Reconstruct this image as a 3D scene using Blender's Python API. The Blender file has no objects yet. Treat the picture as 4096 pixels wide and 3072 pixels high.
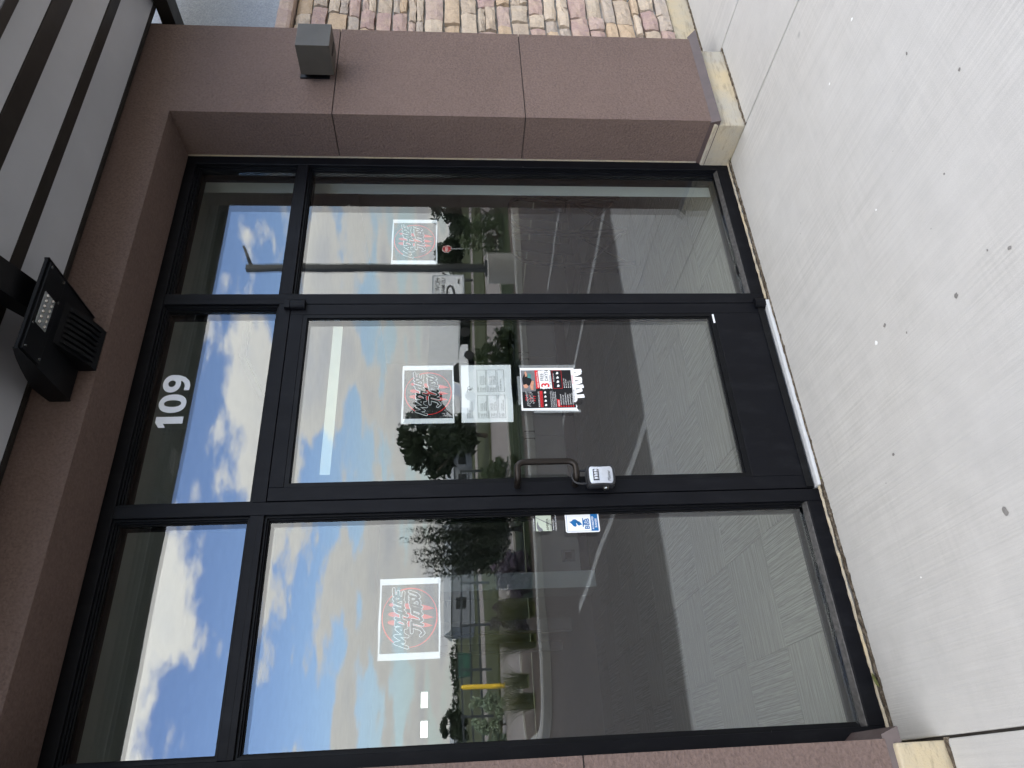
import bpy, bmesh, math, random
from mathutils import Vector, Matrix

SC = bpy.context.scene
COL = SC.collection
RAD = math.radians

# ------------------------------------------------------------------ camera
cam_data = bpy.data.cameras.new('camera')
cam = bpy.data.objects.new('camera', cam_data)
COL.objects.link(cam)
cr = Vector((0.86625, -0.49947, -0.01221))      # camera right when the phone is held upright
cf = Vector((0.49695, 0.86388, -0.08213))       # view direction
cu = Vector((0.05157, 0.06508, 0.99655))        # up
# the phone was turned, so the picture lies on its side
M = Matrix((-cu, cr, -cf)).transposed().to_4x4()
M.translation = Vector((-0.98993, -2.57785, 1.44760))
cam.matrix_world = M
cam_data.sensor_fit = 'HORIZONTAL'
cam_data.sensor_width = 36.0
cam_data.lens = 2844.0 / 4096.0 * 36.0
cam_data.clip_start = 0.02
cam_data.clip_end = 3000
SC.camera = cam

# ------------------------------------------------------------------ sky, sun, exposure
SUN_EL, SUN_AZ = RAD(27), RAD(28)               # sun behind the building; azimuth from +Y towards +X
world = bpy.data.worlds.new('World')
SC.world = world
world.use_nodes = True
wn, wl = world.node_tree.nodes, world.node_tree.links
wn.clear()
def W(t, **k):
    n = wn.new(t)
    for a, b in k.items():
        setattr(n, a, b)
    return n
def wmath(op, a, b=None, c=None):
    n = W('ShaderNodeMath', operation=op)
    for i, v in enumerate((a, b, c)):
        if v is None: continue
        if isinstance(v, (int, float)): n.inputs[i].default_value = v
        else: wl.new(v, n.inputs[i])
    return n.outputs[0]
wo = W('ShaderNodeOutputWorld')
bg = W('ShaderNodeBackground')
bg.inputs['Strength'].default_value = 0.12
sky = W('ShaderNodeTexSky', sky_type='NISHITA')
sky.sun_disc = False
sky.sun_elevation = SUN_EL
sky.sun_rotation = SUN_AZ
sky.air_density = 1.0
sky.dust_density = 0.25
sky.ozone_density = 1.6
tc = W('ShaderNodeTexCoord')
sep = W('ShaderNodeSeparateXYZ')
wl.new(tc.outputs['Generated'], sep.inputs[0])
zpos = wmath('MAXIMUM', sep.outputs[2], 0.0)
zc = wmath('ADD', zpos, 0.11)
u = wmath('DIVIDE', sep.outputs[0], zc)
v = wmath('DIVIDE', sep.outputs[1], zc)
comb = W('ShaderNodeCombineXYZ')
wl.new(u, comb.inputs[0]); wl.new(v, comb.inputs[1]); comb.inputs[2].default_value = 3.7
def wnoise(scale, detail, rough, off, dist=0.0):
    mp = W('ShaderNodeMapping')
    mp.inputs['Location'].default_value = off
    wl.new(comb.outputs[0], mp.inputs[0])
    n = W('ShaderNodeTexNoise')
    n.inputs['Scale'].default_value = scale
    n.inputs['Detail'].default_value = detail
    n.inputs['Roughness'].default_value = rough
    n.inputs['Distortion'].default_value = dist
    wl.new(mp.outputs[0], n.inputs['Vector'])
    return n.outputs[0]
CLOUD_OFF = (0.0, 0.0, 0.0)
nA = wnoise(2.1, 6.0, 0.58, CLOUD_OFF, 0.0)
nB = wnoise(0.75, 1.0, 0.5, (3.0, 9.0, 2.0))
den = wmath('ADD', wmath('MULTIPLY', nA, 0.55), wmath('MULTIPLY', nB, 0.45))
# a little more cloud towards the horizon
thr = wmath('SUBTRACT', 0.478, wmath('MULTIPLY', wmath('MAXIMUM', wmath('SUBTRACT', 0.16, zpos), 0.0), 0.40))
dens = wmath('SUBTRACT', den, thr)
mr = W('ShaderNodeMapRange'); mr.interpolation_type = 'SMOOTHSTEP'
wl.new(dens, mr.inputs[0])
mr.inputs[1].default_value = 0.0; mr.inputs[2].default_value = 0.06
mr.inputs[3].default_value = 0.0; mr.inputs[4].default_value = 1.0
# thin cloud is bright, thick cloud greyer underneath
ramp = W('ShaderNodeValToRGB')
wl.new(wmath('MULTIPLY', dens, 5.0), ramp.inputs[0])
cr_ = ramp.color_ramp
cr_.elements[0].position = 0.0; cr_.elements[0].color = (1.0, 0.965, 0.91, 1)
cr_.elements[1].position = 0.9; cr_.elements[1].color = (0.80, 0.81, 0.84, 1)
e = cr_.elements.new(0.35); e.color = (0.96, 0.94, 0.90, 1)
cb = W('ShaderNodeVectorMath', operation='SCALE')
lowf = W('ShaderNodeMapRange'); lowf.interpolation_type = 'SMOOTHSTEP'   # low clouds stand farther off in the haze
wl.new(zpos, lowf.inputs[0]); lowf.inputs[1].default_value = 0.0; lowf.inputs[2].default_value = 0.65; lowf.inputs[3].default_value = 4.4; lowf.inputs[4].default_value = 8.6
wl.new(ramp.outputs[0], cb.inputs[0]); wl.new(lowf.outputs[0], cb.inputs[3])
mix = W('ShaderNodeMix', data_type='RGBA')
wl.new(mr.outputs[0], mix.inputs[0])
hs = W('ShaderNodeHueSaturation'); hs.inputs['Saturation'].default_value = 1.12; hs.inputs['Hue'].default_value = 0.518
wl.new(sky.outputs[0], hs.inputs['Color'])
hz = W('ShaderNodeMapRange'); hz.interpolation_type = 'SMOOTHSTEP'        # pale haze low over the horizon
wl.new(zpos, hz.inputs[0]); hz.inputs[1].default_value = 0.0; hz.inputs[2].default_value = 0.20; hz.inputs[3].default_value = 0.8; hz.inputs[4].default_value = 0.0
hm = W('ShaderNodeMix', data_type='RGBA')
wl.new(hz.outputs[0], hm.inputs[0]); wl.new(hs.outputs[0], hm.inputs[6]); hm.inputs[7].default_value = (2.7, 3.05, 3.6, 1)
wl.new(hm.outputs[2], mix.inputs[6])
wl.new(cb.outputs[0], mix.inputs[7])
wl.new(mix.outputs[2], bg.inputs[0])
wl.new(bg.outputs[0], wo.inputs[0])

sun_d = bpy.data.lights.new('sun', 'SUN')
sun_d.energy = 1.0                                # the sun stands behind the building and behind cloud
sun_d.angle = RAD(12)
sun_d.color = (1.0, 0.93, 0.82)
sun = bpy.data.objects.new('sun', sun_d)
COL.objects.link(sun)
sdir = Vector((math.sin(SUN_AZ) * math.cos(SUN_EL), math.cos(SUN_AZ) * math.cos(SUN_EL), math.sin(SUN_EL)))
sun.rotation_euler = sdir.to_track_quat('Z', 'Y').to_euler()
sun.location = sdir * 60

vs = SC.view_settings
vs.view_transform = 'Standard'
vs.look = 'None'
vs.exposure = 2.08
vs.gamma = 1.0
cy = SC.cycles
cy.use_denoising = True
cy.max_bounces = 6
cy.use_adaptive_sampling = True
cy.adaptive_threshold = 0.02
cy.diffuse_bounces = 2
cy.glossy_bounces = 4
cy.transparent_max_bounces = 24
cy.use_light_tree = False
cy.caustics_reflective = False
cy.caustics_refractive = False

# ------------------------------------------------------------------ materials
MATS = {}
def lin(c):
    return tuple(((x / 255) / 12.92 if x / 255 <= 0.04045 else ((x / 255 + 0.055) / 1.055) ** 2.4) for x in c) + (1.0,)
class NT:
    """small node helper"""
    def __init__(s, name):
        s.m = bpy.data.materials.new(name); s.m.use_nodes = True
        s.n, s.l = s.m.node_tree.nodes, s.m.node_tree.links
        s.b = s.n['Principled BSDF']
        s.tc = None
        MATS[name] = s.m
    def add(s, t, ins=None, **k):
        n = s.n.new(t)
        for a, b in k.items(): setattr(n, a, b)
        for a, b in (ins or {}).items(): s.put(n, a, b)
        return n
    def put(s, n, key, val):
        if hasattr(val, 'is_output'): s.l.new(val, n.inputs[key])
        else: n.inputs[key].default_value = val
    def co(s, kind='Object'):
        if not s.tc: s.tc = s.add('ShaderNodeTexCoord')
        return s.tc.outputs[kind]
    def pos(s):
        return s.add('ShaderNodeNewGeometry').outputs['Position']
    def noise(s, scale, detail=4, rough=0.55, vec=None, stretch=None, dist=0.0):
        vec = vec if vec is not None else s.pos()
        if stretch:
            mp = s.add('ShaderNodeMapping', {0: vec, 'Scale': stretch}); vec = mp.outputs[0]
        return s.add('ShaderNodeTexNoise', {'Vector': vec, 'Scale': scale, 'Detail': detail, 'Roughness': rough, 'Distortion': dist}).outputs[0]
    def ramp(s, fac, stops):
        r = s.add('ShaderNodeValToRGB', {0: fac}); cr = r.color_ramp
        cr.elements[0].position, cr.elements[0].color = stops[0]
        cr.elements[1].position, cr.elements[1].color = stops[-1]
        for p, c in stops[1:-1]:
            e = cr.elements.new(p); e.color = c
        return r.outputs[0]
    def mix(s, fac, a, b, mode='MIX'):
        n = s.add('ShaderNodeMix', data_type='RGBA', blend_type=mode)
        s.put(n, 0, fac); s.put(n, 6, a); s.put(n, 7, b)
        return n.outputs[2]
    def math(s, op, a, b=0.0):
        return s.add('ShaderNodeMath', {0: a, 1: b}, operation=op).outputs[0]
    def bump(s, h, dist, strength=1.0, normal=None):
        n = s.add('ShaderNodeBump', {'Height': h, 'Distance': dist, 'Strength': strength})
        if normal is not None: s.l.new(normal, n.inputs['Normal'])
        return n.outputs[0]
    def done(s, color=None, rough=None, metal=None, spec=None, normal=None):
        for k, v in (('Base Color', color), ('Roughness', rough), ('Metallic', metal), ('Specular IOR Level', spec), ('Normal', normal)):
            if v is not None: s.put(s.b, k, v)
        return s.m

def plain(name, rgb, rough=0.6, metal=0.0, spec=0.5, var=0.12, vscale=6.0, bump=0.0, bscale=80.0):
    """paint, plastic, paper...: a colour with slight wear"""
    t = NT(name); c = lin(rgb)
    n = t.noise(vscale, 6, 0.6)
    lo = tuple(x * (1 - var) for x in c[:3]) + (1,); hi = tuple(min(1, x * (1 + var)) for x in c[:3]) + (1,)
    col = t.ramp(n, [(0.3, lo), (0.7, hi)])
    r = t.math('ADD', t.math('MULTIPLY', t.noise(vscale * 3, 3), 0.15), rough - 0.075)
    nm = t.bump(t.noise(bscale, 3), bump) if bump else None
    return t.done(col, r, metal, spec, nm)

def stucco(name, rgb, grain=95.0, depth=0.0055):
    t = NT(name); c = lin(rgb)
    big = t.noise(2.2, 5, 0.6)
    col = t.ramp(big, [(0.25, tuple(x * 0.86 for x in c[:3]) + (1,)), (0.75, tuple(min(1, x * 1.12) for x in c[:3]) + (1,))])
    streak = t.noise(3.0, 5, 0.65, stretch=(6, 6, 0.5))
    col = t.mix(t.math('MULTIPLY', t.ramp(streak, [(0.55, (0, 0, 0, 1)), (0.8, (1, 1, 1, 1))]), 0.12), col, tuple(min(1, x * 1.7) for x in c[:3]) + (1,))
    g = t.noise(grain, 3, 0.6)
    g2 = t.noise(grain * 0.35, 2, 0.5)
    col = t.mix(0.38, col, t.ramp(g, [(0.34, tuple(x * 0.62 for x in c[:3]) + (1,)), (0.66, tuple(min(1, x * 1.36) for x in c[:3]) + (1,))]))
    h = t.math('ADD', g, t.math('MULTIPLY', g2, 0.8))
    return t.done(col, 0.9, 0, 0.25, t.bump(h, depth, 0.9))

stucco('stucco_brown', (111, 94, 87))
stucco('stucco_tan', (178, 165, 148))
stucco('stucco_blue', (158, 164, 170), 120, 0.006)

def concrete(name, rgb, broom=True, wear=1.0):
    t = NT(name); c = lin(rgb)
    f = lambda k: tuple(min(1, x * k) for x in c[:3]) + (1,)
    big = t.noise(1.1, 6, 0.62)
    col = t.ramp(big, [(0.28, f(0.92)), (0.5, f(1.0)), (0.72, f(1.05))])
    mid = t.noise(9.0, 5, 0.65)
    col = t.mix(0.4, col, t.ramp(mid, [(0.3, f(0.86)), (0.7, f(1.08))]))
    warm = t.noise(0.8, 3, 0.5, stretch=(1, 1, 1))
    col = t.mix(t.math('MULTIPLY', t.ramp(warm, [(0.45, (0, 0, 0, 1)), (0.7, (1, 1, 1, 1))]), 0.14), col, (c[0] * 1.02, c[1] * 0.95, c[2] * 0.84, 1))
    # sandy grain
    gr = t.noise(420.0, 2, 0.6)
    col = t.mix(0.5, col, t.mix(1.0, col, t.ramp(gr, [(0.3, (0.70, 0.70, 0.70, 1)), (0.7, (1.14, 1.14, 1.14, 1))]), 'MULTIPLY'))
    h = t.math('MULTIPLY', gr, 0.5)
    if broom:
        lines = t.noise(1.0, 2, 0.6, stretch=(120, 1.5, 10))
        lines2 = t.noise(1.0, 2, 0.6, stretch=(2.0, 70, 10))
        ln = t.math('ADD', t.math('MULTIPLY', lines, 0.7), t.math('MULTIPLY', lines2, 0.3))
        patch = t.ramp(t.noise(1.6, 3, 0.5), [(0.35, (0.15, 0.15, 0.15, 1)), (0.65, (1, 1, 1, 1))])
        col = t.mix(t.math('MULTIPLY', patch, 0.55), col, t.mix(1.0, col, t.ramp(ln, [(0.38, (0.84, 0.84, 0.84, 1)), (0.60, (1.08, 1.08, 1.08, 1))]), 'MULTIPLY'))
        h = lines
    # small dark pits and a few stains
    vo = t.add('ShaderNodeTexVoronoi', {'Vector': t.pos(), 'Scale': 26.0, 'Randomness': 1.0})
    pit = t.ramp(vo.outputs['Distance'], [(0.045, (1, 1, 1, 1)), (0.07, (0, 0, 0, 1))])
    rnd = t.ramp(t.add('ShaderNodeSeparateColor', {0: vo.outputs['Color']}).outputs[0], [(0.965, (0, 0, 0, 1)), (0.975, (1, 1, 1, 1))])
    col = t.mix(t.math('MULTIPLY', t.math('MULTIPLY', pit, rnd), 0.75 * wear), col, f(0.28))
    vo2 = t.add('ShaderNodeTexVoronoi', {'Vector': t.mix(0.012, t.pos(), t.add('ShaderNodeTexNoise', {'Scale': 60.0}).outputs[1]), 'Scale': 2.6, 'Randomness': 1.0})
    sp = t.ramp(vo2.outputs['Distance'], [(0.018, (1, 1, 1, 1)), (0.045, (0, 0, 0, 1))])
    rn2 = t.ramp(t.add('ShaderNodeSeparateColor', {0: vo2.outputs['Color']}).outputs[1], [(0.8, (0, 0, 0, 1)), (0.85, (1, 1, 1, 1))])
    col = t.mix(t.math('MULTIPLY', t.math('MULTIPLY', sp, rn2), 0.5 * wear), col, f(0.4))
    return t.done(col, 0.88, 0, 0.3, t.bump(h, 0.0016, 0.8))

concrete('concrete_walk', (188, 186, 181))
concrete('concrete_kerb', (172, 170, 164), False)
concrete('concrete_floor', (190, 188, 180), False)

def stained_concrete(name):
    t = NT(name)
    a, b, d = lin((192, 175, 142)), lin((172, 166, 153)), lin((110, 102, 90))
    col = t.ramp(t.noise(4.0, 5, 0.6), [(0.35, b), (0.65, a)])
    st = t.noise(5.0, 6, 0.7, stretch=(2.0, 2.0, 9))
    col = t.mix(t.ramp(st, [(0.52, (0, 0, 0, 1)), (0.8, (0.8, 0.8, 0.8, 1))]), col, d)
    return t.done(col, 0.9, 0, 0.25, t.bump(t.noise(140, 4), 0.003))
stained_concrete('concrete_base')

def stone_mat():
    t = NT('field_stone')
    oi = t.add('ShaderNodeObjectInfo')
    P = [(194, 172, 146), (180, 154, 146), (198, 182, 162), (186, 164, 154), (194, 170, 142), (188, 174, 156), (174, 148, 142), (202, 186, 166), (184, 168, 150), (180, 168, 156)]
    r = t.add('ShaderNodeValToRGB', {0: oi.outputs['Random']}); r.color_ramp.interpolation = 'CONSTANT'
    el = r.color_ramp.elements
    el[0].position = 0; el[0].color = lin(P[0]); el[1].position = 0.1; el[1].color = lin(P[1])
    for i in range(2, len(P)):
        e = el.new(i / len(P)); e.color = lin(P[i])
    base = r.outputs[0]
    cl = t.noise(14, 5, 0.65)
    col = t.mix(t.ramp(cl, [(0.4, (0, 0, 0, 1)), (0.72, (0.55, 0.55, 0.55, 1))]), base, lin((208, 186, 158)))
    cl2 = t.noise(22, 5, 0.7, vec=t.add('ShaderNodeMapping', {0: t.pos(), 'Location': (3, 7, 1)}).outputs[0])
    col = t.mix(t.ramp(cl2, [(0.5, (0, 0, 0, 1)), (0.75, (0.35, 0.35, 0.35, 1))]), col, lin((140, 124, 116)))
    g = t.noise(90, 5, 0.7)
    col = t.mix(0.35, col, t.mix(1.0, col, t.ramp(g, [(0.3, (0.65, 0.65, 0.65, 1)), (0.7, (1.2, 1.2, 1.2, 1))]), 'MULTIPLY'))
    h = t.math('ADD', t.math('MULTIPLY', t.noise(35, 5, 0.6, dist=0.6), 1.0), t.math('MULTIPLY', g, 0.4))
    return t.done(col, 0.92, 0, 0.2, t.bump(h, 0.012, 0.9))
stone_mat()
plain('mortar', (160, 156, 149), 0.95, var=0.2, vscale=30, bump=0.004, bscale=160)

def frame_mat(name, rgb, rough=0.38, speck=True):
    """dark anodised aluminium, dusty, with tiny paint specks"""
    t = NT(name); c = lin(rgb)
    col = t.ramp(t.noise(5, 5, 0.6), [(0.3, tuple(x * 0.85 for x in c[:3]) + (1,)), (0.7, tuple(x * 1.2 for x in c[:3]) + (1,))])
    dust = t.noise(18, 5, 0.7, stretch=(1, 1, 0.3))
    col = t.mix(t.math('MULTIPLY', t.ramp(dust, [(0.5, (0, 0, 0, 1)), (0.8, (1, 1, 1, 1))]), 0.035), col, lin((120, 122, 126)))
    if speck:
        vo = t.add('ShaderNodeTexVoronoi', {'Vector': t.pos(), 'Scale': 14.0})
        d = t.ramp(vo.outputs['Distance'], [(0.018, (1, 1, 1, 1)), (0.028, (0, 0, 0, 1))])
        k = t.ramp(t.add('ShaderNodeSeparateColor', {0: vo.outputs['Color']}).outputs[0], [(0.72, (0, 0, 0, 1)), (0.74, (1, 1, 1, 1))])
        col = t.mix(t.math('MULTIPLY', d, k), col, lin((205, 205, 200)))
    r = t.math('ADD', t.math('MULTIPLY', t.noise(12, 4), 0.2), rough - 0.1)
    return t.done(col, r, 0.0, 0.18, t.bump(t.noise(220, 2), 0.0004, 0.4))
frame_mat('frame_black', (9, 10, 15), 0.48)
frame_mat('frame_bead', (8, 9, 12), 0.42)
frame_mat('gasket', (14, 14, 15), 0.6, False)
frame_mat('bronze_metal', (42, 39, 36), 0.42, False)
frame_mat('lamp_bronze', (72, 69, 64), 0.36, False)
frame_mat('flood_black', (11, 12, 15), 0.40, False)
plain('canopy_panel', (182, 186, 191), 0.45, var=0.06, vscale=2.5)
plain('flashing_brown', (74, 61, 58), 0.45, var=0.15, vscale=20)
plain('aluminium', (204, 205, 205), 0.4, metal=0.15, var=0.06, vscale=30)
plain('bright_metal', (190, 188, 180), 0.25, metal=1.0)
plain('sill_worn', (64, 62, 60), 0.55, var=0.6, vscale=60)
def dirt():
    t = NT('joint_dirt')
    col = t.ramp(t.noise(40, 6, 0.75), [(0.25, lin((44, 38, 32))), (0.5, lin((96, 86, 74))), (0.75, lin((168, 158, 142)))])
    return t.done(col, 1.0, 0, 0.1, t.bump(t.noise(90, 5, 0.7), 0.01))
dirt()
plain('joint_dark', (62, 58, 54), 0.95, var=0.4, vscale=40)
plain('paper', (246, 247, 246), 0.8, var=0.02, spec=0.2)
plain('paper_strip', (196, 204, 184), 0.85, var=0.03, spec=0.2)
plain('print_black', (20, 20, 22), 0.6, var=0.1, spec=0.3)
plain('print_red', (214, 40, 44), 0.6, var=0.08, spec=0.3)
plain('print_white', (242, 242, 240), 0.7, var=0.02, spec=0.2)
plain('print_grey', (120, 120, 122), 0.7, var=0.2, spec=0.2, vscale=60)
plain('print_skin', (206, 150, 122), 0.7, var=0.2, spec=0.2, vscale=90)
plain('print_teal', (80, 132, 130), 0.7, var=0.2, spec=0.2, vscale=90)
plain('print_blue', (26, 104, 164), 0.55, var=0.05, spec=0.3)
plain('vinyl_white', (232, 234, 236), 0.5, var=0.03)
plain('lock_rubber', (36, 36, 38), 0.55, var=0.25, vscale=30)
plain('lock_face', (196, 200, 206), 0.4, metal=0.3, var=0.1, vscale=40)
def brushed_bronze():
    t = NT('handle_bronze')
    c = lin((52, 47, 43))
    s = t.noise(60, 4, 0.6, stretch=(1, 1, 0.08))
    col = t.ramp(s, [(0.3, tuple(x * 0.75 for x in c[:3]) + (1,)), (0.7, tuple(x * 1.2 for x in c[:3]) + (1,))])
    return t.done(col, 0.34, 0.75, 0.5)
brushed_bronze()

def glass(name, r0, tint):
    """coated insulating glass: part mirror, part clear, the mirror growing towards grazing"""
    t = NT(name)
    out = t.n['Material Output']; t.n.remove(t.b)
    lw = t.add('ShaderNodeLayerWeight', {'Blend': 0.5})
    p5 = t.math('POWER', lw.outputs['Facing'], 5.0)
    fac = t.math('ADD', t.math('MULTIPLY', p5, 1 - r0), r0)
    wav = t.noise(1.0, 1, 0.4, stretch=(1.6, 1, 5.0))
    nm = t.bump(wav, 0.0004, 1.0)
    gl = t.add('ShaderNodeBsdfGlossy', {'Color': (0.97, 0.99, 1.0, 1), 'Roughness': 0.0, 'Normal': nm})
    tr = t.add('ShaderNodeBsdfTransparent', {'Color': tint})
    mx = t.add('ShaderNodeMixShader', {0: fac, 1: tr.outputs[0], 2: gl.outputs[0]})
    t.l.new(mx.outputs[0], out.inputs[0])
    return t.m
glass('glass_coated', 0.118, (0.978, 0.996, 0.988, 1))
glass('glass_plain', 0.05, (0.9, 0.95, 0.93, 1))
def tape():
    t = NT('clear_tape'); out = t.n['Material Output']
    t.done((0.75, 0.8, 0.78, 1), 0.3, 0, 0.5)
    tr = t.add('ShaderNodeBsdfTransparent', {'Color': (0.97, 0.98, 0.97, 1)})
    mx = t.add('ShaderNodeMixShader', {0: 0.24, 1: tr.outputs[0], 2: t.b.outputs[0]})
    t.l.new(mx.outputs[0], out.inputs[0])
tape()

plain('wall_white', (214, 220, 214), 0.85, var=0.04, spec=0.2)
plain('ceiling_grey', (190, 196, 190), 0.9, var=0.06, spec=0.2)
plain('base_dark', (50, 50, 52), 0.7)
plain('cabinet_grey', (150, 150, 146), 0.6, var=0.05)
plain('pull_black', (22, 22, 24), 0.4)
plain('chair_black', (20, 19, 20), 0.45, var=0.2)
plain('chrome', (200, 200, 202), 0.12, metal=1.0, var=0.03)

def asphalt():
    t = NT('asphalt')
    g = t.noise(60, 3, 0.75)
    col = t.ramp(g, [(0.36, lin((40, 37, 35))), (0.64, lin((128, 119, 114)))])
    col = t.mix(0.35, col, t.ramp(t.noise(0.35, 5, 0.6), [(0.3, lin((64, 59, 57))), (0.7, lin((102, 95, 91)))]))
    return t.done(col, 0.92, 0, 0.3, t.bump(g, 0.008))
asphalt()
plain('road_grey', (128, 120, 115), 0.9, var=0.15, vscale=0.6)
def worn_paint(name, rgb, k=0.42):
    t = NT(name)
    n = t.noise(55, 5, 0.75)
    col = t.mix(t.ramp(n, [(k - 0.05, (0, 0, 0, 1)), (k + 0.05, (1, 1, 1, 1))]), lin((70, 68, 66)), lin(rgb))
    return t.done(col, 0.85)
worn_paint('line_paint', (176, 174, 169), 0.46)
plain('yellow_paint', (222, 186, 40), 0.5)
def foliage(name, a, b):
    t = NT(name)
    oi = t.noise(3.0, 4, 0.7)
    col = t.ramp(oi, [(0.3, lin(a)), (0.7, lin(b))])
    t.done(col, 0.65, 0, 0.3)
    # thin leaves let some light through
    out = t.n['Material Output']
    tl = t.add('ShaderNodeBsdfTranslucent', {'Color': col})
    mx = t.add('ShaderNodeMixShader', {0: 0.25, 1: t.b.outputs[0], 2: tl.outputs[0]})
    t.l.new(mx.outputs[0], out.inputs[0])
foliage('leaf_dark', (24, 36, 22), (46, 60, 36))
foliage('leaf_mid', (42, 58, 32), (72, 88, 50))
foliage('leaf_sage', (118, 136, 112), (160, 174, 148))
foliage('leaf_grass', (70, 82, 44), (128, 128, 80))
foliage('leaf_purple', (84, 70, 92), (110, 96, 110))
plain('bark', (78, 66, 56), 0.95, var=0.3, vscale=12, bump=0.02, bscale=30)
def lawn(name, a, b):
    t = NT(name)
    n = t.noise(0.25, 6, 0.7); g = t.noise(30, 4, 0.7)
    col = t.mix(0.4, t.ramp(n, [(0.3, lin(a)), (0.7, lin(b))]), t.ramp(g, [(0.3, lin(a)), (0.7, lin(b))]))
    return t.done(col, 0.95, 0, 0.1, t.bump(g, 0.03))
lawn('lawn', (40, 50, 32), (66, 74, 50))
lawn('dry_field', (54, 62, 42), (84, 86, 62))
plain('mulch', (86, 74, 64), 1.0, var=0.4, vscale=20)
plain('white_body', (212, 214, 216), 0.45, var=0.04)
plain('silver_body', (160, 166, 172), 0.4, var=0.05)
plain('tyre', (26, 26, 27), 0.85)
plain('dark_window', (22, 26, 30), 0.15)
plain('pole_dark', (34, 36, 37), 0.5)
plain('galvanised', (158, 162, 164), 0.45, metal=0.4)
plain('sign_red', (176, 26, 36), 0.5)
plain('shed_wall', (112, 116, 122), 0.7, var=0.1)
plain('roof_dark', (92, 90, 92), 0.8)
plain('fence_dark', (44, 50, 56), 0.7)
plain('dumpster_green', (34, 82, 66), 0.6)

# ------------------------------------------------------------------ geometry helpers
def mesh_obj(name, verts, faces, mat, parent=None, smooth=False, kind=None, loc=None):
    me = bpy.data.meshes.new(name)
    me.from_pydata(verts, [], faces)
    me.update()
    return obj_from(name, me, mat, parent, smooth, kind, loc)

def obj_from(name, me, mat, parent=None, smooth=False, kind=None, loc=None):
    o = bpy.data.objects.new(name, me)
    COL.objects.link(o)
    if mat: me.materials.append(MATS[mat])
    if smooth:
        for p in me.polygons: p.use_smooth = True
    if loc is not None: o.location = loc
    if parent is not None:
        o.parent = parent
        if loc is None: o.matrix_parent_inverse = Matrix.Translation(-parent.location)   # verts were given in world space
    if kind: o['kind'] = kind
    return o

def thing(name, label, cat, loc=(0, 0, 0), group=None):
    o = bpy.data.objects.new(name, None)
    o.empty_display_size = 0.1
    COL.objects.link(o)
    o.location = loc
    o['label'] = label; o['category'] = cat
    if group: o['group'] = group
    return o

def structure(o, label=None):
    o['kind'] = 'structure'
    return o

BOXF = [(0, 3, 2, 1), (4, 5, 6, 7), (0, 1, 5, 4), (1, 2, 6, 5), (2, 3, 7, 6), (3, 0, 4, 7)]
def boxv(x0, x1, y0, y1, z0, z1):
    return [(x0, y0, z0), (x1, y0, z0), (x1, y1, z0), (x0, y1, z0), (x0, y0, z1), (x1, y0, z1), (x1, y1, z1), (x0, y1, z1)]

def box(name, x0, x1, y0, y1, z0, z1, mat, parent=None, bevel=0.0, kind=None, seg=2):
    if not bevel:
        return mesh_obj(name, boxv(x0, x1, y0, y1, z0, z1), BOXF, mat, parent, kind=kind)
    bm = bmesh.new()
    vs_ = [bm.verts.new(p) for p in boxv(x0, x1, y0, y1, z0, z1)]
    for f in BOXF: bm.faces.new([vs_[i] for i in f])
    bmesh.ops.bevel(bm, geom=list(bm.edges), offset=bevel, segments=seg, profile=0.6, affect='EDGES')
    return from_bm(name, bm, mat, parent, kind=kind)

def from_bm(name, bm, mat, parent=None, smooth=False, kind=None, loc=None):
    bmesh.ops.recalc_face_normals(bm, faces=bm.faces)
    me = bpy.data.meshes.new(name)
    bm.to_mesh(me); bm.free()
    return obj_from(name, me, mat, parent, smooth, kind, loc)

class MB:
    """collects shapes of ONE piece"""
    def __init__(s): s.v, s.f = [], []
    def add(s, v, f):
        k = len(s.v); s.v += [tuple(p) for p in v]; s.f += [tuple(i + k for i in q) for q in f]
        return s
    def box(s, *a): return s.add(boxv(*a), BOXF)
    def tube(s, pts, r, n=10, caps=True):
        pts = [Vector(p) for p in pts]
        rs = r if isinstance(r, (list, tuple)) else [r] * len(pts)
        v, f = [], []
        ref = None
        for i, p in enumerate(pts):
            d = (pts[min(i + 1, len(pts) - 1)] - pts[max(i - 1, 0)]).normalized()
            if ref is None:
                ref = Vector((0, 0, 1)) if abs(d.z) < 0.9 else Vector((1, 0, 0))
            a = d.cross(ref).normalized(); b = a.cross(d).normalized()
            ref = b
            for k in range(n):
                t = 2 * math.pi * k / n
                v.append(p + (a * math.cos(t) + b * math.sin(t)) * rs[i])
        for i in range(len(pts) - 1):
            for k in range(n):
                f.append((i * n + k, i * n + (k + 1) % n, (i + 1) * n + (k + 1) % n, (i + 1) * n + k))
        if caps:
            f.append(tuple(range(n))[::-1]); f.append(tuple((len(pts) - 1) * n + k for k in range(n)))
        return s.add(v, f)
    def prism(s, poly, axis, a, b):
        """poly of 2-D points swept along an axis from a to b"""
        n = len(poly)
        def P(p, t):
            return {'x': (t, p[0], p[1]), 'y': (p[0], t, p[1]), 'z': (p[0], p[1], t)}[axis]
        v = [P(p, a) for p in poly] + [P(p, b) for p in poly]
        f = [tuple(range(n)), tuple(range(2 * n - 1, n - 1, -1))] + [(i, i + n, (i + 1) % n + n, (i + 1) % n) for i in range(n)]
        return s.add(v, f)
    def build(s, name, mat, parent=None, smooth=False, kind=None, loc=None):
        bm = bmesh.new()
        vs_ = [bm.verts.new(p) for p in s.v]
        for q in s.f:
            try: bm.faces.new([vs_[i] for i in q])
            except ValueError: pass
        o = from_bm(name, bm, mat, parent, smooth, kind, loc)
        return o

def smooth_angle(o, deg=40):
    for p in o.data.polygons: p.use_smooth = True
    o.data.set_sharp_from_angle(angle=RAD(deg))
    return o

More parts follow.
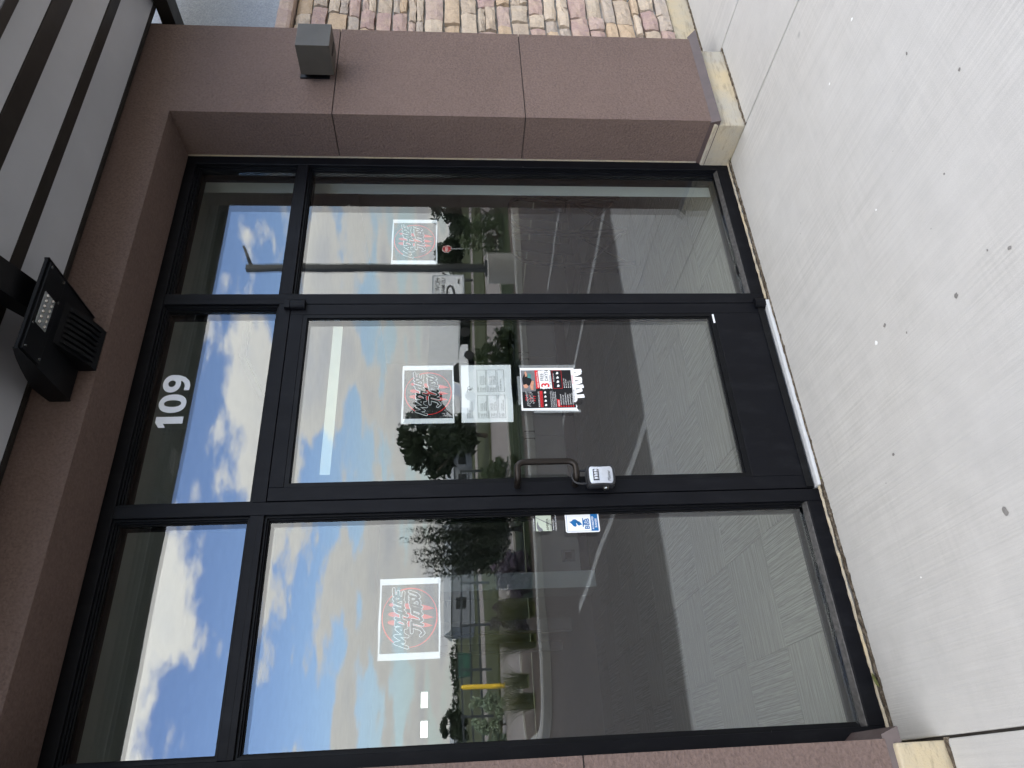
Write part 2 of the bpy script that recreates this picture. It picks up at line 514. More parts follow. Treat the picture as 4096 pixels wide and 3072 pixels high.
def copy_thing(root, loc, rotz=0.0, label=None):
    r = root.copy(); COL.objects.link(r); r.location = loc; r.rotation_euler = (0, 0, rotz)
    if label: r['label'] = label
    for ch in list(root.children):
        c = ch.copy(); COL.objects.link(c); c.parent = r
        for g in list(ch.children):
            d = g.copy(); COL.objects.link(d); d.parent = c
    return r

# ================================================================== GROUND
GLZ = 0.04                                             # outer face of the fixed panes
structure(mesh_obj('ground', [(-700, -900, -0.30), (700, -900, -0.30), (700, 500, -0.30), (-700, 500, -0.30)], [(0, 1, 2, 3)], 'dry_field'))
lot = structure(mesh_obj('parking_lot', [(-60, -26, -0.15), (80, -26, -0.15), (80, -1.9, -0.15), (-60, -1.9, -0.15)], [(0, 1, 2, 3)], 'asphalt'))
def stripe(pts, w=0.10):
    (x0, y0), (x1, y1) = pts
    mb = MB()
    n = Vector((y1 - y0, -(x1 - x0), 0)).normalized() * (w / 2)
    c = [(x0 + n.x, y0 + n.y), (x0 - n.x, y0 - n.y), (x1 - n.x, y1 - n.y), (x1 + n.x, y1 + n.y)]
    mb.prism(c, 'z', -0.1490, -0.1455)
    mb.build('painted_line', 'line_paint', lot)
for dx in (-3.9, 0.0, 2.63, 5.2, 7.8, 10.4, 13.0):
    stripe([(1.66 + dx, -2.28), (1.02 + dx, -6.7)])
structure(box('road', -400, 400, -25.0, -15.4, -0.2, -0.140, 'road_grey'))
structure(box('field', -650, 650, -850, -25.3, -0.28, -0.08, 'dry_field'))
structure(box('far_road', -400, 400, -44, -38.5, -0.2, -0.074, 'road_grey'))

# planted island across the lot, with its kerb
def island_outline(x0, x1, y0, y1, r, inset):
    x0 += inset; y0 += inset; y1 -= inset; r -= inset
    pts = [(x1, y1)]
    for k in range(9):
        a = RAD(90 + k * 90 / 8); pts.append((x0 + r + r * math.cos(a), y1 - r + r * math.sin(a)))
    for k in range(9):
        a = RAD(180 + k * 90 / 8); pts.append((x0 + r + r * math.cos(a), y0 + r + r * math.sin(a)))
    pts.append((x1, y0))
    return pts
oo = island_outline(-0.25, 45, -14.9, -10.15, 1.25, 0.0)
ii = island_outline(-0.25, 45, -14.9, -10.15, 1.25, 0.16)
oc = island_outline(-0.25, 45, -14.9, -10.15, 1.25, 0.03)
isl = structure(mesh_obj('planting_bed', [(x, y, -0.045) for x, y in ii], [tuple(range(len(ii)))[::-1]], 'mulch'))
n = len(oo)
v = [(x, y, -0.2) for x, y in oo] + [(x, y, -0.03) for x, y in oo] + [(x, y, 0.0) for x, y in oc] + [(x, y, 0.0) for x, y in ii] + [(x, y, -0.2) for x, y in ii]
f = []
for r_ in range(4):
    for i in range(n - 1):
        f.append((r_ * n + i, r_ * n + i + 1, (r_ + 1) * n + i + 1, (r_ + 1) * n + i))
structure(mesh_obj('kerb', v, f, 'concrete_kerb'))
mesh_obj('lawn_patch', [(2.2, -14.6, -0.038), (40, -14.6, -0.038), (40, -11.3, -0.038), (2.2, -11.3, -0.038)], [(0, 1, 2, 3)], 'lawn', isl)

# sidewalk slabs with control joints
walk = bpy.data.objects.new('sidewalk', None); COL.objects.link(walk); structure(walk)
G = 0.004
xs = [-12.5, -9.4, -6.4, -3.5, -1.64, -0.915, 1.798, 2.395, 5.0, 8.0, 11.0, 14.0]
yb = {0: -0.035, 1: -0.035, 2: -0.035, 3: -0.035, 4: -0.31, 5: -0.040, 6: -0.272, 7: -0.08}
for i in range(len(xs) - 1):
    y1 = yb.get(i, -0.075)
    box('slab', xs[i] + G, xs[i + 1] - G, -2.10, y1, -0.20, 0.0, 'concrete_walk', walk, bevel=0.006)
box('joint_bed', -12.5, 14, -2.085, -0.02, -0.24, -0.014, 'joint_dark', walk)
# dirt packed in the gap along the frame, and the caulk line beside it
random.seed(5)
def ragged_strip(name, x0, x1, y0, y1, z, mat, parent, step=0.02, jit=0.006, zj=0.004):
    v, f = [], []
    k = int((x1 - x0) / step)
    for i in range(k + 1):
        x = x0 + (x1 - x0) * i / k
        v += [(x, y0 + random.uniform(-jit, jit), z + random.uniform(-zj, zj)), (x, (y0 + y1) / 2, z + random.uniform(0, zj) + 0.002), (x, y1, z + random.uniform(-zj, zj))]
    for i in range(k):
        for j in range(2):
            f.append((i * 3 + j, i * 3 + 3 + j, i * 3 + 4 + j, i * 3 + 1 + j))
    return mesh_obj(name, v, f, mat, parent)
ragged_strip('joint_filler', -0.90, 1.80, -0.046, -0.016, -0.002, 'joint_dirt', walk)
ragged_strip('caulk', -0.90, 1.80, -0.017, 0.004, 0.002, 'concrete_base', walk, jit=0.002, zj=0.002)
ragged_strip('joint_filler', 1.80, 2.39, -0.278, -0.258, -0.001, 'joint_dirt', walk, jit=0.004)
ragged_strip('joint_filler', 2.39, 4.6, -0.085, -0.060, -0.001, 'joint_dirt', walk, jit=0.005)
ragged_strip('joint_filler', -1.7, -0.915, -0.318, -0.296, -0.001, 'joint_dirt', walk, jit=0.006)
# litter: dry leaves and chips on the slab
for i, (x, y, a, s) in enumerate([(-0.72, -0.03, 0.5, 0.03), (0.02, -0.05, 1.2, 0.012), (1.78, -0.06, 2.0, 0.012)]):
    mb = MB()
    c, sn = math.cos(a), math.sin(a)
    P = [(-s, 0), (-s * .3, s * .35), (s * .5, s * .3), (s, 0), (s * .4, -s * .3), (-s * .4, -s * .3)]
    mb.add([(x + c * p - sn * q, y + sn * p + c * q, 0.008 + 0.2 * abs(q)) for p, q in P] + [(x, y, 0.006)], [(i_, (i_ + 1) % 6, 6) for i_ in range(6)])
    o = mb.build('dry_leaf', 'leaf_grass')
    o['label'] = ['curled tan leaf caught in the joint near the left pillar', 'tiny dry leaf at the latch corner of the door threshold', 'small dry leaf bit in the corner by the right pillar base'][i]
    o['category'] = 'leaf'; o['group'] = 'dry leaves along the frame joint'
plain('spot_dark', (122, 119, 115), 0.95, var=0.2)
plain('spot_white', (232, 232, 228), 0.9)
random.seed(11)
spots = [(0.182, -1.019, 0.0094, 'd'), (0.279, -0.622, 0.0106, 'w'), (-0.416, -0.874, 0.0122, 'd'), (0.976, -1.234, 0.0059, 'd'), (0.727, -1.359, 0.0063, 'd'), (0.52, -1.162, 0.0044, 'd'), (1.292, -0.882, 0.0056, 'w'), (0.218, -0.778, 0.0046, 'd'), (-0.089, -0.513, 0.0066, 'd'), (0.304, -0.694, 0.0076, 'd'), (1.359, -1.101, 0.0066, 'w'), (-0.476, -0.443, 0.0037, 'w'), (0.669, -0.857, 0.0049, 'w'), (0.17, -1.241, 0.0072, 'd'), (0.216, -1.178, 0.0041, 'd')]
for sx_, sy_, R_, k in spots:                          # gum spots and paint drips on the slab
    p = Vector((sx_, sy_, 0))
    m = 9
    vv = [(p.x + R_ * random.uniform(0.6, 1.15) * math.cos(2 * math.pi * j / m), p.y + R_ * random.uniform(0.6, 1.15) * math.sin(2 * math.pi * j / m), 0.0012) for j in range(m)] + [(p.x, p.y, 0.0022)]
    mesh_obj('gum_spot' if k == 'd' else 'paint_spot', vv, [(j, (j + 1) % m, m) for j in range(m)], 'spot_dark' if k == 'd' else 'spot_white', walk)

# ================================================================== BUILDING
PF = -0.265                                             # face of the brown piers and header
SOF = 2.742                                             # underside of the header
bld = thing('storefront_building', 'brown stucco shopfront building around the glazed entrance', 'building', (0, 0.3, 0))
def pier(x0, x1, ztop, mat='stucco_brown'):
    """stucco pier in three lifts parted by scored joints"""
    for z0, z1 in ((0.165, 1.0825), (1.0875, 2.0005), (2.0055, ztop)):
        box('pier_panel', x0, x1, PF, 0.112, z0, z1, mat, bld)
    box('pier_core', x0 + 0.008, x1 - 0.008, PF + 0.008, 0.108, 0.15, SOF - 0.002, 'joint_dark', bld)
pier(1.8205, 2.465, 3.4)
pier(-1.62, -0.909, SOF)
box('header', -3.4, 1.8205, PF, 0.112, SOF, 3.40, 'stucco_brown', bld)
# sealant bead between stucco and frame
box('sealant', 1.8185, 1.8225, -0.006, 0.02, 0.14, SOF - 0.001, 'concrete_base', bld)
box('upper_wall', -14, 16, PF + 0.10, 0.112, 3.4005, 7.5, 'stucco_tan', bld)  # unseen above the canopy; made tall so its shadow reaches across the lot
box('wall_return', -14, -1.6205, -0.03, 0.112, 0.0, 3.40, 'stucco_tan', bld)
box('wall_end', 4.6005, 16, -0.075, 0.112, -0.1, 2.3995, 'stucco_tan', bld)
box('inner_lining', 1.82, 2.6, 0.1145, 0.25, 0.0, 3.02, 'wall_white', bld)
box('inner_lining', -2.6, -0.91, 0.1145, 0.25, 0.0, 3.02, 'wall_white', bld)
box('inner_lining', 2.6005, 8.0, 0.1145, 0.25, 0.0, 3.02, 'wall_white', bld)
box('inner_lining', -7.0, -2.6005, 0.1145, 0.25, 0.0, 3.02, 'wall_white', bld)
box('inner_lining', -0.9095, 1.8195, 0.1145, 0.25, 2.76, 3.02, 'wall_white', bld)
box('roof', -14, 16, 0.1125, 13.0, 4.2, 4.5, 'roof_dark', bld)
box('side_wall', -7.25, -7.0, 0.113, 12.2, 0, 4.2, 'wall_white', bld)
box('side_wall', 8.0, 8.25, 0.113, 12.2, 0, 4.2, 'wall_white', bld)
# back wall with two small high windows
bw = MB()
zs0, zs1 = 2.0, 2.135
bw.box(-7.0, 8.0, 12.0, 12.2, 0, zs0); bw.box(-7.0, 8.0, 12.0, 12.2, zs1, 4.2)
bw.box(-7.0, -0.05, 12.0, 12.2, zs0, zs1); bw.box(0.24, 0.45, 12.0, 12.2, zs0, zs1); bw.box(0.74, 8.0, 12.0, 12.2, zs0, zs1)
bw.build('back_wall', 'wall_white', bld)
for x0 in (-0.05, 0.45):
    box('back_window', x0 + 0.002, x0 + 0.288, 12.10, 12.11, zs0 + 0.002, zs1 - 0.002, 'glass_plain', bld)
# brown metal flashing at the foot of each pier, concrete foot below
def flashing(x0, x1, out_left, out_right, flick):
    mb = MB()
    ya, yb_ = PF - 0.022, PF + 0.004
    # front leaf, tilted like a drip edge
    mb.add([(x0 - out_left, ya, 0.128), (x1 + out_right, ya, 0.128), (x1 + out_right * 0.4, yb_, 0.170), (x0 - out_left * 0.4, yb_, 0.170),
            (x0 - out_left, ya + 0.003, 0.126), (x1 + out_right, ya + 0.003, 0.126), (x1 + out_right * 0.4, yb_ + 0.004, 0.166), (x0 - out_left * 0.4, yb_ + 0.004, 0.166)],
           [(0, 1, 2, 3), (7, 6, 5, 4), (0, 4, 5, 1), (3, 2, 6, 7), (0, 3, 7, 4), (1, 5, 6, 2)])
    mb.build('flashing', 'flashing_brown', bld)
    for xe, o in ((x0, -out_left), (x1, out_right)):
        if not o: continue
        m2 = MB()
        m2.add([(xe + o, ya, 0.128), (xe + o, 0.012, 0.128), (xe, 0.012, 0.170), (xe + 0.002 * (1 if o < 0 else -1), yb_, 0.170),
                (xe + o * 0.86, ya, 0.126), (xe + o * 0.86, 0.012, 0.126), (xe - o * 0.2, 0.012, 0.166), (xe - o * 0.2, yb_, 0.166)],
               [(0, 1, 2, 3), (7, 6, 5, 4), (0, 4, 5, 1), (3, 2, 6, 7), (0, 3, 7, 4), (1, 5, 6, 2)])
        m2.build('flashing', 'flashing_brown', bld)
flashing(1.8205, 2.465, 0.022, 0.05, 0)
flashing(-1.62, -0.909, 0.0, 0.032, 0)
box('concrete_foot', 1.800, 2.378, -0.258, 0.09, -0.1, 0.150, 'concrete_base', bld, bevel=0.008)
box('concrete_foot', -1.60, -0.922, -0.292, 0.09, -0.1, 0.150, 'concrete_base', bld, bevel=0.008)

# room behind the glass
rm = structure(box('room_floor', -6.99, 7.99, 0.0, 11.99, -0.2, -0.004, 'concrete_floor'))
def carpet():
    t = NT('carpet_rib')
    oc = t.co('Object')
    rib = t.noise(1.0, 2, 0.6, vec=oc, stretch=(150, 0.8, 1))
    rib2 = t.noise(1.0, 2, 0.5, vec=oc, stretch=(260, 9, 1))
    k = t.math('ADD', t.math('MULTIPLY', rib, 0.65), t.math('MULTIPLY', rib2, 0.35))
    col = t.ramp(k, [(0.38, lin((124, 124, 118))), (0.5, lin((150, 150, 143))), (0.60, lin((176, 176, 168)))])
    return t.done(col, 1.0, 0, 0.05)
carpet()
tile_me = None
for i in range(11):
    for j in range(10):
        if tile_me is None:
            o = mesh_obj('carpet_tile', boxv(-0.2485, 0.2485, -0.2485, 0.2485, 0, 0.006), BOXF, 'carpet_rib')
            tile_me = o.data
        else:
            o = bpy.data.objects.new('carpet_tile', tile_me); COL.objects.link(o)
        o.parent = rm
        o.location = (-1.25 + 0.5 * i, 0.37 + 0.5 * j, -0.0035)
        o.rotation_euler = (0, 0, RAD(90) * ((i + j) % 2))
structure(box('room_ceiling', -6.99, 7.99, 0.255, 11.99, 3.03, 3.1, 'ceiling_grey'))
for x in (-1.4, 2.2, 5.5):
    t_ = thing('ceiling_light', {-1.4: 'unlit ceiling light left of the entrance inside', 2.2: 'unlit ceiling light inside above the right pane', 5.5: 'unlit ceiling light far right inside the room'}[x], 'ceiling light', (x, 2.6, 3.0), 'unlit ceiling lights inside')
    box('housing', x - 0.3, x + 0.3, 2.0, 3.2, 2.99, 3.028, 'wall_white', t_)
    box('diffuser', x - 0.27, x + 0.27, 2.03, 3.17, 2.982, 2.9895, 'canopy_panel', t_)
part = thing('partition_wall', 'low pale half wall with outlet and end post seen through the left pane', 'wall', (1.6, 5.0, 0))
box('panel', 0.975, 2.08, 5.0, 5.12, 0, 0.60, 'cabinet_grey', part)
box('end_post', 0.80, 0.97, 4.74, 5.12, 0, 1.64, 'wall_white', part)
box('skirting', 0.98, 2.08, 4.985, 4.999, 0.0, 0.10, 'base_dark', part)
box('outlet_plate', 1.14, 1.27, 4.990, 4.9995, 0.15, 0.30, 'print_grey', part, bevel=0.004)
box('outlet_socket', 1.17, 1.24, 4.985, 4.9899, 0.19, 0.26, 'print_black', part)
for i, (x, y, w) in enumerate([(0.74, 6.6, 0.14), (0.68, 7.6, 0.10)]):
    d_ = thing('door_casing', ['pale inner door casing behind the partition', 'pale far door casing deepest inside'][i], 'door casing', (x, y, 0))
    box('casing', x, x + w, y, y + 0.12, 0, 2.1, 'cabinet_grey', d_)
    box('casing_stop', x - 0.02, x - 0.001, y + 0.03, y + 0.09, 0, 2.1, 'cabinet_grey', d_)
cab = thing('base_cabinet', 'long grey base cabinet with black pulls seen through the door pane', 'cabinet', (3.1, 5.0, 0))
box('carcass', 2.09, 4.3, 5.0, 5.55, 0.14, 0.67, 'cabinet_grey', cab)
box('plinth', 2.11, 4.28, 4.99, 5.5, 0.0, 0.139, 'base_dark', cab)
box('worktop', 2.085, 4.32, 4.95, 5.57, 0.671, 0.70, 'print_grey', cab, bevel=0.005)
for k in range(4):
    x0 = 2.10 + k * 0.55
    box('cabinet_door', x0, x0 + 0.544, 4.978, 4.999, 0.15, 0.66, 'cabinet_grey', cab, bevel=0.003)
    xp = x0 + (0.50 if k % 2 == 0 else 0.044)
    mb = MB(); mb.tube([(xp, 4.979, 0.50), (xp, 4.95, 0.50), (xp, 4.95, 0.62), (xp, 4.979, 0.62)], 0.006, 6)
    mb.build('pull', 'pull_black', cab)
def arc3(a, b, c, n=5):
    a, b, c = Vector(a), Vector(b), Vector(c)
    return [tuple(a * (1 - q) ** 2 + b * 2 * q * (1 - q) + c * q * q) for q in [i / n for i in range(n + 1)]]
def chair():
    t = thing('cafe_chair', 'dark splat-back chair inside behind the right pane, nearest the window jamb', 'chair', (0, 0, 0), 'dark chairs in a row inside')
    L0 = (0, 0, 0)
    mb = MB(); mb.box(-0.20, 0.20, -0.21, 0.20, 0.43, 0.475); mb.build('seat', 'chair_black', t, loc=L0)
    for sx in (-1, 1):
        mb = MB(); mb.tube([(sx * 0.20, -0.2, 0), (sx * 0.185, -0.185, 0.43)], 0.016, 8); mb.build('leg', 'chair_black', t, loc=L0)
        mb = MB(); mb.tube([(sx * 0.20, 0.23, 0), (sx * 0.185, 0.19, 0.45)], 0.018, 8); mb.build('leg', 'chair_black', t, loc=L0)
        mb = MB(); mb.tube([(sx * 0.18, 0.21, 0.06), (-sx * 0.18, 0.19, 0.40)], 0.012, 6); mb.build('leg_brace', 'chair_black', t, loc=L0)
    mb = MB(); mb.tube([(-0.185, 0.19, 0.451), (-0.19, 0.22, 0.80)] + arc3((-0.19, 0.225, 0.82), (-0.19, 0.245, 0.96), (-0.06, 0.25, 0.965)) + arc3((0.06, 0.25, 0.965), (0.19, 0.245, 0.96), (0.19, 0.225, 0.82)) + [(0.19, 0.22, 0.80), (0.185, 0.19, 0.451)], 0.016, 8); mb.build('back_frame', 'chair_black', t, loc=L0)
    mb = MB(); mb.add([(-0.055, 0.185, 0.476), (0.055, 0.185, 0.476), (0.055, 0.197, 0.476), (-0.055, 0.197, 0.476), (-0.07, 0.240, 0.955), (0.07, 0.240, 0.955), (0.07, 0.252, 0.955), (-0.07, 0.252, 0.955)], BOXF); mb.build('back_splat', 'chair_black', t, loc=L0)
    return t
ch0 = chair()
ch0.location = (2.74, 2.0, -0.004); ch0.rotation_euler = (0, 0, RAD(190))
copy_thing(ch0, (3.18, 2.08, -0.004), RAD(186), 'middle dark splat-back chair of the row inside behind the right pane')
copy_thing(ch0, (3.63, 2.15, -0.004), RAD(188), 'dark splat-back chair inside farthest from the window jamb')

# ------------------------------------------------------------------ stone veneer wall at the right
sw = thing('stone_wall', 'veneer wall of tan and mauve field stones right of the brown pier', 'wall', (3.5, 0, 0))
box('mortar_backing', 2.46, 4.6, -0.048, 0.112, -0.1, 2.315, 'mortar', sw)
box('concrete_plinth', 2.4655, 4.6, -0.062, -0.0485, -0.1, 0.128, 'concrete_base', sw)
random.seed(21)
def capstone(x0, x1):
    mb = MB()
    nx = 8
    top, bot = [], []
    v, f = [], []
    for i in range(nx + 1):
        x = x0 + (x1 - x0) * i / nx
        d = -0.135 + random.uniform(-0.006, 0.006)
        v += [(x, 0.0, 2.318), (x, d + 0.012, 2.316), (x, d, 2.335 + random.uniform(-.004, .004)), (x, d - 0.004 + random.uniform(-.004, .004), 2.375), (x, d + 0.01, 2.392), (x, 0.0, 2.398)]
    for i in range(nx):
        for j in range(5): f.append((i * 6 + j, i * 6 + 6 + j, i * 6 + 7 + j, i * 6 + 1 + j))
    f += [(0, 1, 2, 3, 4, 5), tuple(nx * 6 + k for k in (5, 4, 3, 2, 1, 0))]
    mb.add(v, f); return mb.build('cap_stone', 'field_stone', sw)
for x0, x1 in ((2.466, 3.02), (3.025, 3.7), (3.705, 4.15), (4.155, 4.6)): capstone(x0, x1)
zc_ = [2.312, 2.221, 2.133, 2.018, 1.949, 1.862, 1.770, 1.682, 1.588, 1.477, 1.382, 1.285, 1.175, 1.088, 0.985, 0.893, 0.815, 0.744, 0.638, 0.540, 0.469, 0.365, 0.317, 0.219, 0.132]
def stone(x0, x1, z0, z1):
    nx, nz = 4, 3
    d0 = -0.070 - random.uniform(0, 0.020)
    v, f = [], []
    jx = [random.uniform(-.006, .006) for _ in range(4)]
    for k in range(nz + 1):
        for i in range(nx + 1):
            s, t = i / nx, k / nz
            x = x0 + (x1 - x0) * s; z = z0 + (z1 - z0) * t
            edge = i in (0, nx) or k in (0, nz)
            x += (jx[0] if k < 2 else jx[1]) * (1 if edge else 0.4) + random.uniform(-.003, .003)
            z += random.uniform(-.0035, .0035)
            d = d0 + random.uniform(-.005, .005) + (0.006 if edge else 0) + (0.006 if i in (0, nx) and k in (0, nz) else 0)
            v.append((x, d, z))
    W_ = nx + 1
    for k in range(nz):
        for i in range(nx): f.append((k * W_ + i, k * W_ + i + 1, (k + 1) * W_ + i + 1, (k + 1) * W_ + i))
    rim = [i for i in range(W_)] + [k * W_ + nx for k in range(1, nz + 1)] + [nz * W_ + i for i in range(nx - 1, -1, -1)] + [k * W_ for k in range(nz - 1, 0, -1)]
    b = len(v)
    for i in rim: v.append((v[i][0], -0.047, v[i][2]))
    m = len(rim)
    for j in range(m): f.append((rim[j], b + j, b + (j + 1) % m, rim[(j + 1) % m]))
    o = mesh_obj('stone', v, f, 'field_stone', sw, smooth=False)
    return o
g_ = 0.0065
for a, b in zip(zc_[1:], zc_[:-1]):
    x = 2.44 - random.uniform(0, 0.2)
    while x < 4.5:
        w = random.uniform(0.11, 0.30) if (b - a) > 0.075 else random.uniform(0.14, 0.34)
        x1 = min(x + w, 4.6)
        if 4.6 - x1 < 0.1: x1 = 4.6
        if x1 > 2.50:
            xa = max(x, 2.468)
            if b - a > 0.085 and random.random() < 0.22 and w < 0.28:
                m_ = a + (b - a) * random.uniform(0.42, 0.58)
                stone(xa + g_, x1 - g_, a + g_, m_ - 0.002); stone(xa + g_, x1 - g_, m_ + 0.002, b - g_)
            elif xa < x1 - 0.05:
                stone(xa + g_, x1 - g_, a + g_, b - g_)
        x = x1
uw = thing('upper_stucco_wall', 'pale blue grey stucco wall above the stone veneer', 'wall', (3.5, 0, 2.4))
box('stucco_panel', 2.466, 16, -0.045, 0.112, 2.4, 3.4, 'stucco_blue', uw)
box('edge_trim', 2.466, 4.6, -0.052, -0.0455, 2.3985, 2.412, 'bronze_metal', uw)

# ------------------------------------------------------------------ metal canopy over the entrance
cp = thing('metal_canopy', 'dark bronze metal canopy with grey underside panels above the entrance', 'canopy', (0.5, PF, 2.95))
CX0, CX1 = -3.0, 3.3
box('rib', CX0, CX1, -0.287, PF - 0.001, 2.945, 3.12, 'bronze_metal', cp, bevel=0.003)
for y in (-0.515, -0.765):
    box('rib', CX0, CX1, y - (0.06 if y > -0.6 else 0.09), y, 2.95, 3.10, 'bronze_metal', cp, bevel=0.004)
box('fascia', CX0, CX1, -1.035, -0.985, 2.945, 3.16, 'bronze_metal', cp, bevel=0.004)
for y0, y1 in ((-0.514, -0.288), (-0.764, -0.576), (-0.984, -0.856)):
    # pans tilt up towards the street
    MB().add([(CX0, y0, 3.000), (CX1, y0, 3.000), (CX1, y1, 2.955), (CX0, y1, 2.955), (CX0, y0, 3.012), (CX1, y0, 3.012), (CX1, y1, 2.967), (CX0, y1, 2.967)], BOXF).build('panel', 'canopy_panel', cp)
box('outrigger', 2.585, 2.70, -1.02, -0.06, 2.875, 2.944, 'bronze_metal', cp, bevel=0.004)
box('bracket_plate', 2.468, 2.60, -0.18, -0.05, 2.85, 3.05, 'bronze_metal', cp, bevel=0.003)
mb = MB(); mb.tube([(2.53, -0.18, 2.90), (2.53, -0.20, 2.90)], 0.016, 6); mb.build('bolt', 'bronze_metal', cp)
for yb2 in (-0.58, -0.50):
    mb = MB(); mb.tube([(0.44, yb2, 3.011), (0.44, yb2, 2.985)], 0.013, 6); mb.tube([(0.44, yb2, 2.985), (0.44, yb2, 2.972)], 0.006, 6)
    mb.build('bolt', 'galvanised', cp)

# wall light: a box lamp on a stand-off
wl_ = thing('wall_lamp', 'square bronze box lamp mounted high on the right brown pier', 'wall lamp', (2.12, PF, 2.08))
box('lamp_box', 2.040, 2.203, -0.465, -0.309, 2.001, 2.157, 'lamp_bronze', wl_, bevel=0.002)
box('backplate', 2.066, 2.176, -0.2735, PF - 0.001, 2.03, 2.172, 'flood_black', wl_, bevel=0.003)
box('stem', 2.095, 2.150, -0.3085, -0.274, 2.05, 2.15, 'flood_black', wl_)
box('lens_slot', 2.075, 2.168, -0.40, -0.385, 1.9985, 2.0005, 'print_black', wl_)

# LED flood under the canopy
fl = thing('flood_light', 'black LED flood light under the canopy above the door', 'flood light', (0.45, PF, 2.8))
prof = [(-0.618, 2.8030), (-0.27, 2.8035), (-0.27, 2.868), (-0.317, 2.876), (-0.364, 2.879), (-0.43, 2.868), (-0.492, 2.853), (-0.56, 2.834), (-0.619, 2.813)]
MB().prism(prof, 'x', 0.293, 0.647).build('housing', 'flood_black', fl)
for xs_ in ((0.288, 0.2925), (0.6475, 0.652)):            # side cheeks
    MB().prism([(y - 0.001 * (y < -0.5), z + (0.002 if z > 2.81 else -0.004)) for y, z in prof], 'x', *xs_).build('side_cheek', 'flood_black', fl)
box('front_plate', 0.297, 0.640, -0.608, -0.503, 2.795, 2.8025, 'flood_black', fl, bevel=0.002)
# driver box wedging down to the wall
MB().prism([(-0.46, 2.8025), (-0.43, 2.792), (-0.36, 2.766), (-0.30, 2.748), (-0.268, 2.744), (-0.268, 2.8025)], 'x', 0.415, 0.585).build('driver_box', 'flood_black', fl)
for k in range(7):
    x = 0.428 + k * 0.0215
    MB().prism([(-0.440, 2.7945), (-0.36, 2.7655), (-0.305, 2.749), (-0.305, 2.738), (-0.36, 2.752), (-0.435, 2.784)], 'x', x, x + 0.012).build('cooling_fin', 'flood_black', fl)
led = box('led_window', 0.408, 0.530, -0.592, -0.530, 2.7915, 2.7945, 'galvanised', fl)
for a in range(2):
    for b in range(6):
        bm = bmesh.new(); bmesh.ops.create_icosphere(bm, subdivisions=1, radius=0.0075, matrix=Matrix.Translation((0.418 + b * 0.0205, -0.577 + a * 0.032, 2.7905)))
        from_bm('led_lens', bm, 'bright_metal', led, smooth=True)
for sx, sy in ((0.312, -0.598), (0.625, -0.598), (0.312, -0.514), (0.625, -0.514), (0.40, -0.60), (0.54, -0.512)):
    mb = MB(); mb.tube([(sx, sy, 2.7952), (sx, sy, 2.7925)], 0.0045, 8); mb.build('screw', 'bright_metal', fl)
mb = MB(); mb.prism([(-0.44, 2.868), (-0.53, 2.850), (-0.90, 2.975), (-0.90, 3.0), (-0.70, 3.0)], 'x', 0.49, 0.60); mb.build('mount_arm', 'flood_black', fl)

# ================================================================== STOREFRONT FRAME
ZT, ZTU, ZTL, ZS = 2.7415, 2.203, 2.152, 0.061           # head, transom bar top and bottom, sill top
XJ0, XJ1 = -0.908, 1.8175
sf = thing('glazed_storefront', 'black aluminium storefront glazing with three bays and transom lights', 'storefront', (0.45, 0.05, 0))
FD = 0.114
box('jamb', 1.768, XJ1, 0, FD, 0.0, ZT, 'frame_black', sf, bevel=0.0015, seg=1)
box('jamb', XJ0, -0.860, 0, FD, 0.0, ZT, 'frame_black', sf, bevel=0.0015, seg=1)
box('mullion', 0.912, 0.966, 0, FD, 0.0, ZT - 0.0485, 'frame_black', sf, bevel=0.0015, seg=1)
box('mullion', -0.054, -0.004, 0, FD, 0.0, ZT - 0.0485, 'frame_black', sf, bevel=0.0015, seg=1)
box('head', -0.8595, 1.7675, 0, FD, ZT - 0.048, ZT, 'frame_black', sf, bevel=0.0015, seg=1)
for x0, x1 in ((-0.8595, -0.0545), (-0.0035, 0.9115), (0.9665, 1.7675)):
    box('transom_bar', x0, x1, 0, FD, ZTL, ZTU, 'frame_black', sf, bevel=0.0015, seg=1)
for x0, x1 in ((-0.8595, -0.0545), (0.9665, 1.7675)):
    box('sill', x0, x1, 0, FD, 0.0, ZS, 'frame_black', sf, bevel=0.0015, seg=1)
    # worn sloping sill bead below the glass
    MB().add([(x0, 0.006, ZS + 0.001), (x1, 0.006, ZS + 0.001), (x1, GLZ - 0.004, ZS + 0.001), (x0, GLZ - 0.004, ZS + 0.001), (x0, 0.008, ZS + 0.004), (x1, 0.008, ZS + 0.004), (x1, GLZ - 0.012, ZS + 0.014), (x0, GLZ - 0.012, ZS + 0.014)], BOXF).build('sill_bead', 'sill_worn', sf)
openings = [(-0.860, -0.054, ZS, ZTL), (0.966, 1.768, ZS, ZTL), (-0.860, -0.054, ZTU, ZT - 0.048), (-0.004, 0.912, ZTU, ZT - 0.048), (0.966, 1.768, ZTU, ZT - 0.048)]
